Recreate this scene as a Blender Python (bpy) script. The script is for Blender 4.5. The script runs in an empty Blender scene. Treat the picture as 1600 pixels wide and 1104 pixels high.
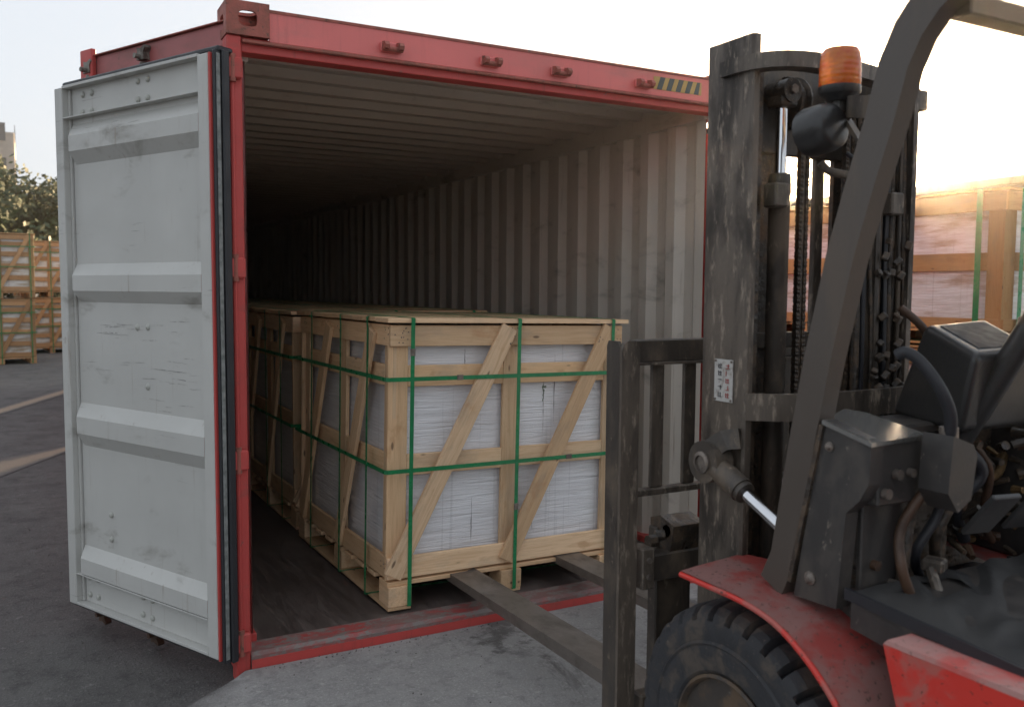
import bpy, bmesh, math, random
from mathutils import Vector, Matrix, Euler
import mathutils.noise as mn
R = math.radians
random.seed(7)
S = bpy.context.scene
C = S.collection

# ------------------------------------------------------------------ camera
cd = bpy.data.cameras.new('camera'); cam = bpy.data.objects.new('camera', cd); C.objects.link(cam)
yaw, pitch, roll = .498, .0729, .0065
f = Vector((math.sin(yaw)*math.cos(pitch), math.cos(yaw)*math.cos(pitch), -math.sin(pitch)))
r = Vector((math.cos(yaw), -math.sin(yaw), 0)); u = r.cross(f)
r2 = r*math.cos(roll)+u*math.sin(roll); u2 = -r*math.sin(roll)+u*math.cos(roll)
m = Matrix((r2, u2, -f)).transposed().to_4x4(); m.translation = Vector((-.6785, -3.5456, 1.595))
cam.matrix_world = m
cd.sensor_width = 36; cd.lens = 36*1376.7/1600; cd.clip_start = .05; cd.clip_end = 2000
cd.dof.use_dof = True; cd.dof.focus_distance = 3.9; cd.dof.aperture_fstop = 4.0
S.camera = cam
# ------------------------------------------------------------------ sky, sun, exposure
SUN_AZ, SUN_EL = 52.0, 6.6          # degrees right of +y, above the horizon
W = bpy.data.worlds.new('World'); S.world = W; W.use_nodes = True
nt = W.node_tree; nt.nodes.clear()
sky = nt.nodes.new('ShaderNodeTexSky'); sky.sky_type = 'NISHITA'; sky.sun_disc = False
sky.sun_elevation = R(SUN_EL); sky.sun_rotation = R(SUN_AZ)
sky.air_density = 1.0; sky.dust_density = 2.2; sky.ozone_density = 1.6; sky.altitude = 0
bgn = nt.nodes.new('ShaderNodeBackground'); bgn.inputs[1].default_value = .15
hs = nt.nodes.new('ShaderNodeHueSaturation'); hs.inputs['Saturation'].default_value = .8
out = nt.nodes.new('ShaderNodeOutputWorld')
ad = nt.nodes.new('ShaderNodeMix'); ad.data_type = 'RGBA'; ad.blend_type = 'MIX'; ad.inputs[0].default_value = .965
ad.inputs[7].default_value = (.88, .95, 1.04, 1)      # thin even veil of high cloud
nt.links.new(sky.outputs[0], hs.inputs['Color']); nt.links.new(hs.outputs[0], ad.inputs[6]); nt.links.new(ad.outputs[2], bgn.inputs[0]); nt.links.new(bgn.outputs[0], out.inputs[0])
sl = bpy.data.lights.new('sun', 'SUN'); so = bpy.data.objects.new('sun', sl); C.objects.link(so)
sl.energy = 4.6; sl.angle = R(.6); sl.color = (1, .72, .42)
sd = Vector((math.sin(R(SUN_AZ))*math.cos(R(SUN_EL)), math.cos(R(SUN_AZ))*math.cos(R(SUN_EL)), math.sin(R(SUN_EL))))
so.rotation_euler = sd.to_track_quat('Z', 'Y').to_euler()
S.view_settings.view_transform = 'Standard'; S.view_settings.look = 'None'; S.view_settings.gamma = 1
S.view_settings.use_curve_mapping = False
S.view_settings.exposure = 2.52

# ------------------------------------------------------------------ materials
def nodes(name):
    mt = bpy.data.materials.new(name); mt.use_nodes = True
    t = mt.node_tree; b = t.nodes['Principled BSDF']
    return mt, t, b
def coords(t, scale=(1,1,1), rnd=False, rot=(0,0,0), kind='Object'):
    tc = t.nodes.new('ShaderNodeTexCoord'); mp = t.nodes.new('ShaderNodeMapping')
    mp.inputs['Scale'].default_value = scale; mp.inputs['Rotation'].default_value = rot
    t.links.new(tc.outputs[kind], mp.inputs['Vector'])
    if rnd:
        oi = t.nodes.new('ShaderNodeObjectInfo'); ml = t.nodes.new('ShaderNodeMath'); ml.operation = 'MULTIPLY'
        ml.inputs[1].default_value = 37.; t.links.new(oi.outputs['Random'], ml.inputs[0])
        cb = t.nodes.new('ShaderNodeCombineXYZ')
        for i in range(3): t.links.new(ml.outputs[0], cb.inputs[i])
        t.links.new(cb.outputs[0], mp.inputs['Location'])
    return mp.outputs[0]
def noise(t, vec, scale, detail=6, rough=.6, dist=0):
    n = t.nodes.new('ShaderNodeTexNoise'); n.inputs['Scale'].default_value = scale
    n.inputs['Detail'].default_value = detail; n.inputs['Roughness'].default_value = rough
    n.inputs['Distortion'].default_value = dist
    t.links.new(vec, n.inputs['Vector']); return n.outputs['Fac']
def ramp(t, fac, lo, hi, a=0., b=1.):
    m_ = t.nodes.new('ShaderNodeMapRange'); m_.interpolation_type = 'SMOOTHSTEP'
    m_.inputs['From Min'].default_value = lo; m_.inputs['From Max'].default_value = hi
    m_.inputs['To Min'].default_value = a; m_.inputs['To Max'].default_value = b
    t.links.new(fac, m_.inputs['Value']); return m_.outputs[0]
def mixc(t, fac, a, b):
    x = t.nodes.new('ShaderNodeMix'); x.data_type = 'RGBA'
    if isinstance(fac, (int, float)): x.inputs[0].default_value = fac
    else: t.links.new(fac, x.inputs[0])
    for i, v in ((6, a), (7, b)):
        if isinstance(v, tuple): x.inputs[i].default_value = (*v, 1)
        else: t.links.new(v, x.inputs[i])
    return x.outputs[2]
def mul(t, a, b):
    x = t.nodes.new('ShaderNodeMath'); x.operation = 'MULTIPLY'
    for i, v in enumerate((a, b)):
        if isinstance(v, (int, float)): x.inputs[i].default_value = v
        else: t.links.new(v, x.inputs[i])
    return x.outputs[0]
def bump(t, b, h, strength, dist=.01, prev=None):
    n = t.nodes.new('ShaderNodeBump'); n.inputs['Strength'].default_value = strength; n.inputs['Distance'].default_value = dist
    t.links.new(h, n.inputs['Height'])
    if prev is not None: t.links.new(prev, n.inputs['Normal'])
    t.links.new(n.outputs[0], b.inputs['Normal']); return n.outputs[0]
def worn(name, base, dirt, rub=None, rough=(.45, .75), metal=0, lay=((3,3,1), .5, .7), rublay=((6,6,2), .6, .68), bs=.25, bd=.002, bscale=60, tint=.12, streak=0, streakc=None):
    """paint or steel with a soft dirt layer, rubbed or rusty patches and fine relief"""
    mt, t, b = nodes(name)
    v = coords(t, (1,1,1)); n1 = noise(t, coords(t, lay[0]), 2.2, 8, .62, .3)
    n0 = noise(t, v, 1.3, 5, .6)
    c = mixc(t, ramp(t, n0, .3, .7), base, tuple(min(1, x*(1+tint)) for x in base))
    c = mixc(t, ramp(t, n1, lay[1], lay[2]), c, dirt)
    n2 = None
    if rub:
        n2 = ramp(t, noise(t, coords(t, rublay[0]), 5, 9, .7, .2), rublay[1], rublay[2])
        c = mixc(t, n2, c, rub)
    if streak:
        ns = ramp(t, noise(t, coords(t, (14,14,.7)), 3, 6, .7), .54, .72)
        c = mixc(t, mul(t, ns, streak), c, streakc or dirt)
    t.links.new(c, b.inputs['Base Color'])
    nf = noise(t, v, bscale, 4, .6)
    t.links.new(ramp(t, n1, .3, .7, rough[0], rough[1]), b.inputs['Roughness'])
    b.inputs['Metallic'].default_value = metal
    bump(t, b, nf, bs, bd)
    return mt
M = {}
M['red'] = worn('red_paint', (.48,.060,.052), (.34,.080,.065), (.18,.10,.08), (.42,.65), lay=((2,2,5), .5, .75), rublay=((3,3,3), .62, .70), streak=.3, streakc=(.12,.05,.04))
M['red_worn'] = worn('rubbed_red_sill_paint', (.34,.065,.060), (.20,.11,.10), (.20,.165,.15), (.45,.7), lay=((1.2,4,4), .38, .55), rublay=((3,6,6), .46, .56))
M['red_casting'] = worn('rusty_red_casting_paint', (.34,.095,.07), (.24,.095,.07), (.12,.07,.05), (.6,.85), lay=((7,7,7), .4, .65), rublay=((9,9,9), .55, .66), bs=.6, bd=.004)
M['rail_dull'] = worn('dull_red_rail_paint', (.36,.10,.095), (.28,.11,.10), (.16,.09,.07), (.4,.6), lay=((2,2,5), .45, .75), rublay=((5,5,5), .60, .70))
M['rail_pink'] = worn('faded_red_header_paint', (.68,.16,.145), (.58,.18,.16), (.28,.12,.09), (.3,.5), lay=((1.2,1.2,3), .45, .75), rublay=((3,3,3), .66, .72), streak=.2, streakc=(.2,.06,.05))
def grey_paint(name, base, dirt_amt, scratches=True):
    mt, t, b = nodes(name)
    v = coords(t)
    c = mixc(t, ramp(t, noise(t, v, 1.1, 6, .6), .3, .7), base, tuple(x*.90 for x in base))
    sm = ramp(t, noise(t, coords(t, (1,1,2.2)), 2.6, 8, .65, .4), .56, .78)
    c = mixc(t, mul(t, sm, dirt_amt), c, (.20,.18,.15))
    st = ramp(t, noise(t, coords(t, (18,18,.8)), 2.5, 6, .7), .58, .78)
    c = mixc(t, mul(t, st, dirt_amt*.9), c, (.25,.19,.14))
    if scratches:
        s1 = ramp(t, noise(t, coords(t, (1.6,1.6,38), rot=(R(4),R(3),0)), 1.6, 5, .8, .3), .62, .67)
        pm = ramp(t, noise(t, v, 2.3, 3, .5), .50, .58)
        c = mixc(t, mul(t, mul(t, s1, pm), .75), c, (.17,.15,.14))
        rs = ramp(t, noise(t, v, 8, 9, .78), .655, .68)
        c = mixc(t, mul(t, rs, .5), c, (.22,.14,.09))
    t.links.new(c, b.inputs['Base Color'])
    t.links.new(ramp(t, noise(t, v, 5, 5), .3, .7, .38, .6), b.inputs['Roughness'])
    bn = bump(t, b, noise(t, v, 3.2, 3, .5), .5, .015)
    bump(t, b, noise(t, v, 90, 4), .12, .001, bn)
    return mt
M['door_grey'] = grey_paint('pale_grey_door_paint', (.52,.512,.482), .85)
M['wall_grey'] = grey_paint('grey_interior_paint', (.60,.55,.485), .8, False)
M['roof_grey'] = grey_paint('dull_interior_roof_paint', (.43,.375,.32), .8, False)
def wood(name, a, bc, sat=.0, rough=.62, knots=True):
    mt, t, b = nodes(name)
    oi = t.nodes.new('ShaderNodeObjectInfo')
    c = mixc(t, oi.outputs['Random'], a, bc)
    g = noise(t, coords(t, (1.6,26,26), True), 2.2, 7, .6, 1.2)
    c = mixc(t, ramp(t, g, .40, .70, 0, .6), c, tuple(x*y for x, y in zip(a, (.70,.60,.50))))
    fine = noise(t, coords(t, (4,160,160), True), 2, 3, .6)
    c = mixc(t, ramp(t, fine, .52, .75, 0, .35), c, tuple(x*y for x, y in zip(a, (.55,.45,.36))))
    grey = ramp(t, noise(t, coords(t, (2,5,5), True), 1.7, 5, .6), .52, .72, 0, .55)
    c = mixc(t, grey, c, tuple(.5*x+.06 for x in a))
    hsv = t.nodes.new('ShaderNodeHueSaturation'); m1 = t.nodes.new('ShaderNodeMath'); m1.operation = 'MULTIPLY'; m1.inputs[1].default_value = 7.31
    m2 = t.nodes.new('ShaderNodeMath'); m2.operation = 'FRACT'
    t.links.new(oi.outputs['Random'], m1.inputs[0]); t.links.new(m1.outputs[0], m2.inputs[0])
    t.links.new(ramp(t, m2.outputs[0], 0, 1, .80, 1.12), hsv.inputs['Value']); t.links.new(c, hsv.inputs['Color']); c = hsv.outputs[0]
    blot = ramp(t, noise(t, coords(t, (5,9,9), True), 1.3, 4, .6), .58, .70, 0, .45)
    c = mixc(t, blot, c, tuple(x*y for x, y in zip(a, (.58,.42,.30))))
    if knots:
        vo = t.nodes.new('ShaderNodeTexVoronoi'); vo.inputs['Scale'].default_value = 3.4
        t.links.new(coords(t, (1.2,3.5,3.5), True), vo.inputs['Vector'])
        c = mixc(t, ramp(t, vo.outputs['Distance'], .10, .045, 0, .8), c, (.11,.06,.035))
    t.links.new(c, b.inputs['Base Color']); b.inputs['Roughness'].default_value = rough
    b.inputs['Specular IOR Level'].default_value = .3
    bump(t, b, fine, .35, .002)
    return mt
M['wood'] = wood('pale_crate_wood', (.80,.565,.360), (.70,.455,.255))
M['wood_tan'] = wood('tan_crate_wood', (.54,.32,.165), (.44,.25,.12))
M['wood_far'] = wood('honey_crate_wood', (.50,.30,.13), (.42,.225,.09))
def wrap(name, base, base2, patch, psc=(1,1,2)):
    mt, t, b = nodes(name)
    v = coords(t, (1.5,1.5,30), True)
    n1 = noise(t, v, 1.9, 7, .62, .9); n2 = noise(t, coords(t, (5,5,110), True), 1.5, 4, .6, .5)
    p = ramp(t, noise(t, coords(t, psc, True), 1.6, 6, .65), *( (.36,.52) if patch >= 1 else (.42,.60)))
    c = mixc(t, mul(t, p, patch), base, base2)
    c = mixc(t, ramp(t, n1, .35, .62, 0, .35), c, tuple(x*.72 for x in base))
    vl = ramp(t, noise(t, coords(t, (34,34,.5), True), 1.4, 3, .5), .64, .67, 0, .22)
    c = mixc(t, vl, c, tuple(x*.45 for x in base))
    t.links.new(c, b.inputs['Base Color'])
    b.inputs['Roughness'].default_value = .30; b.inputs['Coat Weight'].default_value = .6; b.inputs['Coat Roughness'].default_value = .12
    bn = bump(t, b, n1, .9, .012); bump(t, b, n2, .45, .004, bn)
    return mt
M['wrap'] = wrap('white_stretch_wrap', (.86,.85,.865), (.78,.755,.775), .6)
M['wrap_brown'] = wrap('stretch_wrap_over_brown_board', (.38,.285,.19), (.74,.755,.75), 1.0, (.7,.7,5))
M['smudge'] = worn('green_grey_smudge', (.16,.20,.13), (.12,.12,.12))
M['scuff'] = worn('dull_scuff', (.27,.26,.25), (.38,.37,.35), lay=((9,9,9), .45, .55))
M['mark'] = worn('dark_pen_mark', (.16,.14,.15), (.25,.22,.2))
def plain(name, c, rough=.5, metal=0, b_s=0, coat=0, var=.15, sc=8):
    mt, t, b = nodes(name)
    v = coords(t)
    n_ = noise(t, v, sc, 6, .6)
    t.links.new(mixc(t, ramp(t, n_, .3, .7), c, tuple(x*(1-var) for x in c)), b.inputs['Base Color'])
    t.links.new(ramp(t, n_, .3, .7, rough*.85, min(1, rough*1.15)), b.inputs['Roughness'])
    b.inputs['Metallic'].default_value = metal; b.inputs['Coat Weight'].default_value = coat
    if b_s: bump(t, b, noise(t, v, 70, 4), b_s, .002)
    return mt
M['strap'] = plain('green_plastic_strap', (.02,.23,.085), .3, var=.3, sc=20)
M['rubber'] = plain('black_rubber_gasket', (.022,.022,.026), .5, b_s=.2)
M['gasket_grey'] = plain('grey_gasket_rib', (.25,.26,.25), .5, var=.5, sc=40)
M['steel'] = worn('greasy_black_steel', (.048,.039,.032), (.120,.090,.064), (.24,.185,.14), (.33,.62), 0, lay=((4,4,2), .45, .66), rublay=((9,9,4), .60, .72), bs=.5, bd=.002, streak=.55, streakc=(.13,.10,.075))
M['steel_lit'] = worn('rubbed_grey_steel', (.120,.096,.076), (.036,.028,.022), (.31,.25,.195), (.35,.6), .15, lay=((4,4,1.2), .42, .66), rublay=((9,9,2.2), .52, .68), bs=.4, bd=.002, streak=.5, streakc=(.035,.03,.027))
M['fork'] = worn('polished_brown_fork_steel', (.185,.160,.140), (.115,.095,.080), (.24,.21,.185), (.34,.55), .45, lay=((3,2,3), .42, .72), rublay=((7,5,7), .55, .75), bs=.2)
M['grease'] = worn('oily_brown_steel', (.035,.027,.021), (.09,.06,.038), (.16,.12,.08), (.25,.7), 0, lay=((9,9,9), .45, .6), rublay=((20,20,20), .58, .66), bs=1, bd=.005, bscale=40)
M['panel'] = worn('satin_black_panel_paint', (.042,.038,.036), (.070,.060,.052), (.17,.145,.12), (.30,.5), 0, lay=((5,5,3), .46, .66), rublay=((9,9,5), .62, .69), bs=.2, bscale=120)
M['pillar'] = worn('brown_black_pillar_paint', (.080,.064,.053), (.105,.080,.062), (.15,.12,.10), (.33,.5), 0, lay=((5,5,1), .48, .72), rublay=((9,9,3), .68, .75), bs=.15, bscale=120)
M['cover_top'] = worn('scratched_shiny_cover', (.30,.29,.275), (.14,.135,.125), (.50,.47,.42), (.10,.28), .6, lay=((3,3,3), .42, .7), rublay=((5,5,5), .60, .66), bs=.1)
M['chrome'] = plain('chrome_rod', (.72,.72,.74), .09, 1, var=.1)
M['pad_rubber'] = plain('scuffed_rubber_pad', (.055,.052,.052), .75, b_s=.8, var=.4, sc=25)
M['plastic'] = plain('black_moulded_plastic', (.036,.034,.033), .34, b_s=.3, var=.2)
M['mat'] = None
M['tyre'] = worn('dusty_tyre_rubber', (.028,.028,.031), (.085,.068,.055), (.13,.105,.085), (.62,.85), 0, lay=((6,6,6), .45, .65), rublay=((14,14,14), .60, .7), bs=.7, bd=.002, bscale=80)
M['rim'] = worn('brown_dusty_rim', (.045,.036,.030), (.11,.072,.044), (.12,.10,.085), (.5,.8), 0, lay=((6,6,6), .42, .6), rublay=((14,14,14), .6, .7))
M['fender'] = worn('faded_red_fender_paint', (.52,.100,.085), (.46,.24,.215), (.20,.12,.10), (.58,.75), 0, lay=((3,3,3), .38, .58), rublay=((12,12,12), .58, .63), bs=.12, bscale=110)
M['fender_red'] = worn('bright_red_truck_paint', (.56,.035,.024), (.42,.10,.08), (.09,.03,.022), (.3,.5), 0, lay=((5,5,5), .48, .62), rublay=((12,12,12), .60, .63), bs=.1)
M['bolt'] = plain('dull_bolt_metal', (.25,.21,.18), .45, .5, b_s=.3, var=.5, sc=40)
M['bolt_paint'] = plain('painted_bolt', (.43,.43,.39), .5)
M['silver'] = worn('weathered_galvanised_steel', (.20,.18,.155), (.10,.08,.065), (.32,.30,.27), (.5,.7), .3, lay=((9,9,9), .45, .6), rublay=((14,14,14), .6, .7), bs=.5)
M['white_sticker'] = worn('grubby_white_label', (.46,.44,.41), (.25,.21,.18), (.25,.15,.12), lay=((14,14,14), .5, .7), rublay=((22,22,22), .62, .68))
M['ink_red'] = plain('faded_red_ink', (.35,.07,.06), .6)
M['ink_black'] = plain('dark_ink', (.06,.055,.06), .6)
M['haz_y'] = plain('ochre_warning_tape', (.52,.33,.10), .5, var=.25)
M['haz_k'] = plain('dark_warning_tape', (.09,.10,.095), .5, var=.25)
M['brown'] = plain('rust_brown_pipe', (.085,.045,.026), .55, b_s=.5, var=.5, sc=20)
M['brass'] = plain('tarnished_brass', (.30,.19,.09), .4, .6, var=.5, sc=30)
mt, t, b = nodes('amber_lens'); M['amber'] = mt
v = coords(t, (1,1,1)); wv = t.nodes.new('ShaderNodeTexWave'); wv.bands_direction = 'Z'; wv.inputs['Scale'].default_value = 24
t.links.new(v, wv.inputs['Vector'])
t.links.new(mixc(t, ramp(t, noise(t, v, 25, 4), .35, .65), (.95,.30,.05), (.85,.17,.04)), b.inputs['Base Color'])
b.inputs['Roughness'].default_value = .22; b.inputs['Transmission Weight'].default_value = .55
b.inputs['Subsurface Weight'].default_value = .5; b.inputs['Subsurface Radius'].default_value = (.05,.02,.005)
bump(t, b, wv.outputs['Fac'], .3, .002)
mt, t, b = nodes('wrinkled_floor_mat'); M['mat'] = mt
v = coords(t, (1.0,1.0,1), rot=(0,0,R(35))); wn = noise(t, coords(t, (3,13,3), rot=(0,0,R(25))), 1.6, 5, .55, 1.4)
t.links.new(mixc(t, ramp(t, noise(t, v, 4, 6), .35, .7), (.070,.069,.070), (.125,.120,.116)), b.inputs['Base Color'])
b.inputs['Roughness'].default_value = .55; bump(t, b, noise(t, v, 90, 3), .4, .001)
mt, t, b = nodes('container_plywood_floor'); M['floor'] = mt
v = coords(t, (9,1,1)); n_ = noise(t, v, 3, 7, .65, .4)
c = mixc(t, ramp(t, n_, .35, .7), (.060,.045,.040), (.115,.090,.080))
c = mixc(t, ramp(t, noise(t, coords(t), 2.4, 7, .6), .5, .75, 0, .6), c, (.16,.135,.12))
c = mixc(t, ramp(t, noise(t, coords(t, (30,2,1), rot=(0,0,R(8))), 2, 3, .8), .68, .72, 0, .6), c, (.22,.18,.16))
t.links.new(c, b.inputs['Base Color']); t.links.new(ramp(t, n_, .3, .7, .45, .7), b.inputs['Roughness']); bump(t, b, n_, .3, .004)
def ground_mat(name, a, bc, stain, fine_c, crack=False, st=(.6,.7), patch=None, edge=None):
    mt, t, b = nodes(name)
    v = coords(t)
    big = noise(t, v, .55, 8, .62, .2); mid = noise(t, v, 3.5, 8, .68, .4); fin = noise(t, v, 85, 4, .7); f2 = noise(t, v, 28, 6, .72)
    c = mixc(t, ramp(t, big, .35, .68), a, bc)
    c = mixc(t, ramp(t, mid, .48, .72, 0, .6), c, tuple(x*.62 for x in a))
    c = mixc(t, ramp(t, fin, .5, .72, 0, .55), c, fine_c)
    c = mixc(t, ramp(t, f2, .56, .66, 0, .4), c, tuple(x*.55 for x in a))
    c = mixc(t, ramp(t, noise(t, v, 1.35, 9, .72, .5), st[0], st[1], 0, .8), c, stain)
    c = mixc(t, ramp(t, noise(t, v, 11, 7, .75), .52, .62, 0, .5), c, tuple(x*.5 for x in a))
    c = mixc(t, ramp(t, noise(t, v, 16, 5, .7), .60, .68, 0, .5), c, fine_c)
    if edge:
        at = t.nodes.new('ShaderNodeAttribute'); at.attribute_name = 'wear_light_mask'
        ad_ = t.nodes.new('ShaderNodeMath'); ad_.operation = 'ADD'
        t.links.new(at.outputs['Fac'], ad_.inputs[0]); t.links.new(noise(t, v, 4, 9, .72), ad_.inputs[1])
        c = mixc(t, ramp(t, ad_.outputs[0], .55, 1.25), edge, c)
    t.links.new(c, b.inputs['Base Color']); t.links.new(ramp(t, mid, .3, .7, .7, .92), b.inputs['Roughness'])
    b.inputs['Specular IOR Level'].default_value = .35
    bn = bump(t, b, f2, .8, .014); bump(t, b, fin, 1.0, .006, bn)
    return mt
M['asphalt'] = ground_mat('coarse_asphalt', (.096,.090,.087), (.124,.116,.110), (.050,.048,.046), (.24,.23,.22))
M['pad'] = ground_mat('stained_concrete', (.40,.385,.375), (.31,.298,.288), (.10,.094,.088), (.58,.56,.53), st=(.58,.66), edge=(.095,.089,.084))
M['grit'] = plain('mixed_grit', (.22,.20,.18), .85, var=.7, sc=30)
M['leaf'] = None
mt, t, b = nodes('painted_sun_on_asphalt'); M['sun_tint'] = mt  # warm sunlight on the asphalt, painted in as an ochre tint
v = coords(t); at = t.nodes.new('ShaderNodeAttribute'); at.attribute_name = 'wear_light_mask'
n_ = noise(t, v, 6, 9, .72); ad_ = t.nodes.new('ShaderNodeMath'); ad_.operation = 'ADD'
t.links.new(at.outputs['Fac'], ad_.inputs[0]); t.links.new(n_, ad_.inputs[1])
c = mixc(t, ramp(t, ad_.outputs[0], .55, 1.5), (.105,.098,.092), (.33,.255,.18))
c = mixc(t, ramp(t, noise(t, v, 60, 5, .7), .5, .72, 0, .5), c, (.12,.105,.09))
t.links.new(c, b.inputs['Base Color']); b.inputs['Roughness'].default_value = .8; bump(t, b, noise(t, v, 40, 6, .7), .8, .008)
mt, t, b = nodes('tree_leaves'); M['leaf'] = mt
n_ = noise(t, coords(t), .9, 5, .6)
c = mixc(t, ramp(t, n_, .35, .65), (.022,.046,.010), (.065,.078,.018))
t.links.new(c, b.inputs['Base Color']); b.inputs['Roughness'].default_value = .6
M['bark'] = plain('bark', (.08,.06,.045), .85, b_s=.8)
M['plaster'] = plain('pale_plaster', (.50,.44,.38), .8, var=.25, sc=1)
M['glass'] = plain('dark_window_glass', (.06,.07,.08), .1)
M['yard_wall'] = worn('dark_weathered_sheet_steel', (.10,.10,.095), (.07,.06,.05), (.15,.10,.07), (.5,.8))

# ------------------------------------------------------------------ mesh helpers
def tag(o, label=None, cat=None, group=None, kind=None):
    if label: o['label'] = label
    if cat: o['category'] = cat
    if group: o['group'] = group
    if kind: o['kind'] = kind
    return o
def empty(name, label, cat, loc=(0,0,0), rz=0, group=None):
    o = bpy.data.objects.new(name, None); C.objects.link(o); o.location = loc; o.rotation_euler = (0,0,rz)
    o.empty_display_size = .1
    return tag(o, label, cat, group)
def link(name, me, parent=None, mat=None, smooth=None):
    if mat is not None:
        if not len(me.materials): me.materials.append(mat)
    if smooth:
        for p_ in me.polygons: p_.use_smooth = True
        me.set_sharp_from_angle(angle=R(smooth))
    o = bpy.data.objects.new(name, me); C.objects.link(o)
    if parent: o.parent = parent
    return o
def obj(name, bm, mat, parent=None, smooth=None):
    me = bpy.data.meshes.new(name); bm.to_mesh(me); bm.free()
    return link(name, me, parent, mat, smooth)
def box(bm, c, s, rot=None, bev=0):
    """box centred at c with full size s"""
    mtx = Matrix.Translation(Vector(c)) @ (rot.to_4x4() if rot else Matrix.Identity(4)) @ Matrix.Diagonal((*s, 1))
    g = bmesh.ops.create_cube(bm, size=1, matrix=mtx)
    if bev:
        es = {e for v_ in g['verts'] for e in v_.link_edges}
        bmesh.ops.bevel(bm, geom=list(es), offset=bev, segments=1, affect='EDGES')
def span(bm, a, b_, bev=0):
    box(bm, [(x+y)/2 for x, y in zip(a, b_)], [abs(y-x) for x, y in zip(a, b_)], bev=bev)
def B(name, mat, parent, a, b_, bev=.003, **k):
    bm = bmesh.new(); span(bm, a, b_, bev); return obj(name, bm, mat, parent, **k)
def rot_to(d):
    return Vector(d).to_track_quat('Z', 'Y').to_matrix()
def cyl(bm, a, b_, r1, r2=None, n=20, cap=True):
    a = Vector(a); b_ = Vector(b_); d = b_-a
    mtx = Matrix.Translation((a+b_)/2) @ rot_to(d).to_4x4()
    bmesh.ops.create_cone(bm, cap_ends=cap, segments=n, radius1=r1, radius2=r1 if r2 is None else r2, depth=d.length, matrix=mtx)
def tube(bm, pts, r_, n=10, closed=False):
    """round tube through points (Catmull-Rom smoothed)"""
    P = [Vector(p_) for p_ in pts]; Q = []
    for i in range(len(P)-1):
        p0 = P[max(0,i-1)]; p1 = P[i]; p2 = P[i+1]; p3 = P[min(len(P)-1,i+2)]
        for k in range(6):
            s = k/6
            Q.append(.5*((2*p1)+(p2-p0)*s+(2*p0-5*p1+4*p2-p3)*s*s+(3*p1-p0-3*p2+p3)*s**3))
    Q.append(P[-1]); rings = []; up = Vector((.13,.21,1)).normalized()
    for i, q in enumerate(Q):
        d = (Q[min(i+1,len(Q)-1)]-Q[max(i-1,0)]).normalized()
        x = d.cross(up)
        if x.length < .05: x = d.cross(Vector((1,0,0)))
        x.normalize(); y = d.cross(x).normalized(); up = -y if (-y).dot(up) > 0 else y
        rings.append([bm.verts.new(q+(x*math.cos(2*math.pi*j/n)+y*math.sin(2*math.pi*j/n))*r_) for j in range(n)])
    for a, b_ in zip(rings, rings[1:]):
        for j in range(n): bm.faces.new((a[j], a[(j+1)%n], b_[(j+1)%n], b_[j]))
    bm.faces.new(rings[0]); bm.faces.new(rings[-1][::-1])
def sweep(bm, pts, w, h, side, cap=True):
    """rectangular bar along pts; w = width along vector side, h = other"""
    P = [Vector(p_) for p_ in pts]; side = Vector(side).normalized(); rings = []
    for i, p_ in enumerate(P):
        d = (P[min(i+1,len(P)-1)]-P[max(i-1,0)]).normalized(); s = (side-d*side.dot(d)).normalized(); q = d.cross(s)
        rings.append([bm.verts.new(p_+s*a*w/2+q*b_*h/2) for a, b_ in ((-1,-1),(1,-1),(1,1),(-1,1))])
    for a, b_ in zip(rings, rings[1:]):
        for j in range(4): bm.faces.new((a[j], a[(j+1)%4], b_[(j+1)%4], b_[j]))
    bm.faces.new(rings[0][::-1]); bm.faces.new(rings[-1])
def prism(bm, poly, axis, a, b_):
    """polygon (2-D pairs of the two remaining axes) extruded along axis from a to b_"""
    def P(q, w):
        l = list(q); l.insert(axis, w); return l
    v0 = [bm.verts.new(P(q, a)) for q in poly]; v1 = [bm.verts.new(P(q, b_)) for q in poly]
    n = len(poly)
    bm.faces.new(v0); bm.faces.new(v1[::-1])
    for i in range(n): bm.faces.new((v0[i], v0[(i+1)%n], v1[(i+1)%n], v1[i]))
    bmesh.ops.recalc_face_normals(bm, faces=bm.faces)
def lathe(bm, prof, c, axis=2, n=32):
    """prof: list of (radius, height along axis)"""
    rings = []
    for r_, h in prof:
        ring = []
        for j in range(n):
            a = 2*math.pi*j/n; l = [math.cos(a)*r_, math.sin(a)*r_]; l.insert(axis, h)
            ring.append(bm.verts.new([x+y for x, y in zip(c, l)]))
        rings.append(ring)
    for a, b_ in zip(rings, rings[1:]):
        for j in range(n): bm.faces.new((a[j], a[(j+1)%n], b_[(j+1)%n], b_[j]))
    if prof[0][0] > 1e-4: bm.faces.new(rings[0][::-1])
    if prof[-1][0] > 1e-4: bm.faces.new(rings[-1])
    bmesh.ops.remove_doubles(bm, verts=bm.verts, dist=1e-6); bmesh.ops.recalc_face_normals(bm, faces=bm.faces)
def copy_tree(o, parent=None):
    c = o.copy(); C.objects.link(c)
    if parent: c.parent = parent
    for ch in o.children: copy_tree(ch, c)
    return c

# ------------------------------------------------------------------ ground
bm = bmesh.new()
vs = [bm.verts.new(p_) for p_ in ((-400,-120,0),(400,-120,0),(400,900,0),(-400,900,0))]; bm.faces.new(vs)
tag(obj('asphalt_ground', bm, M['asphalt']), kind='structure')
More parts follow.
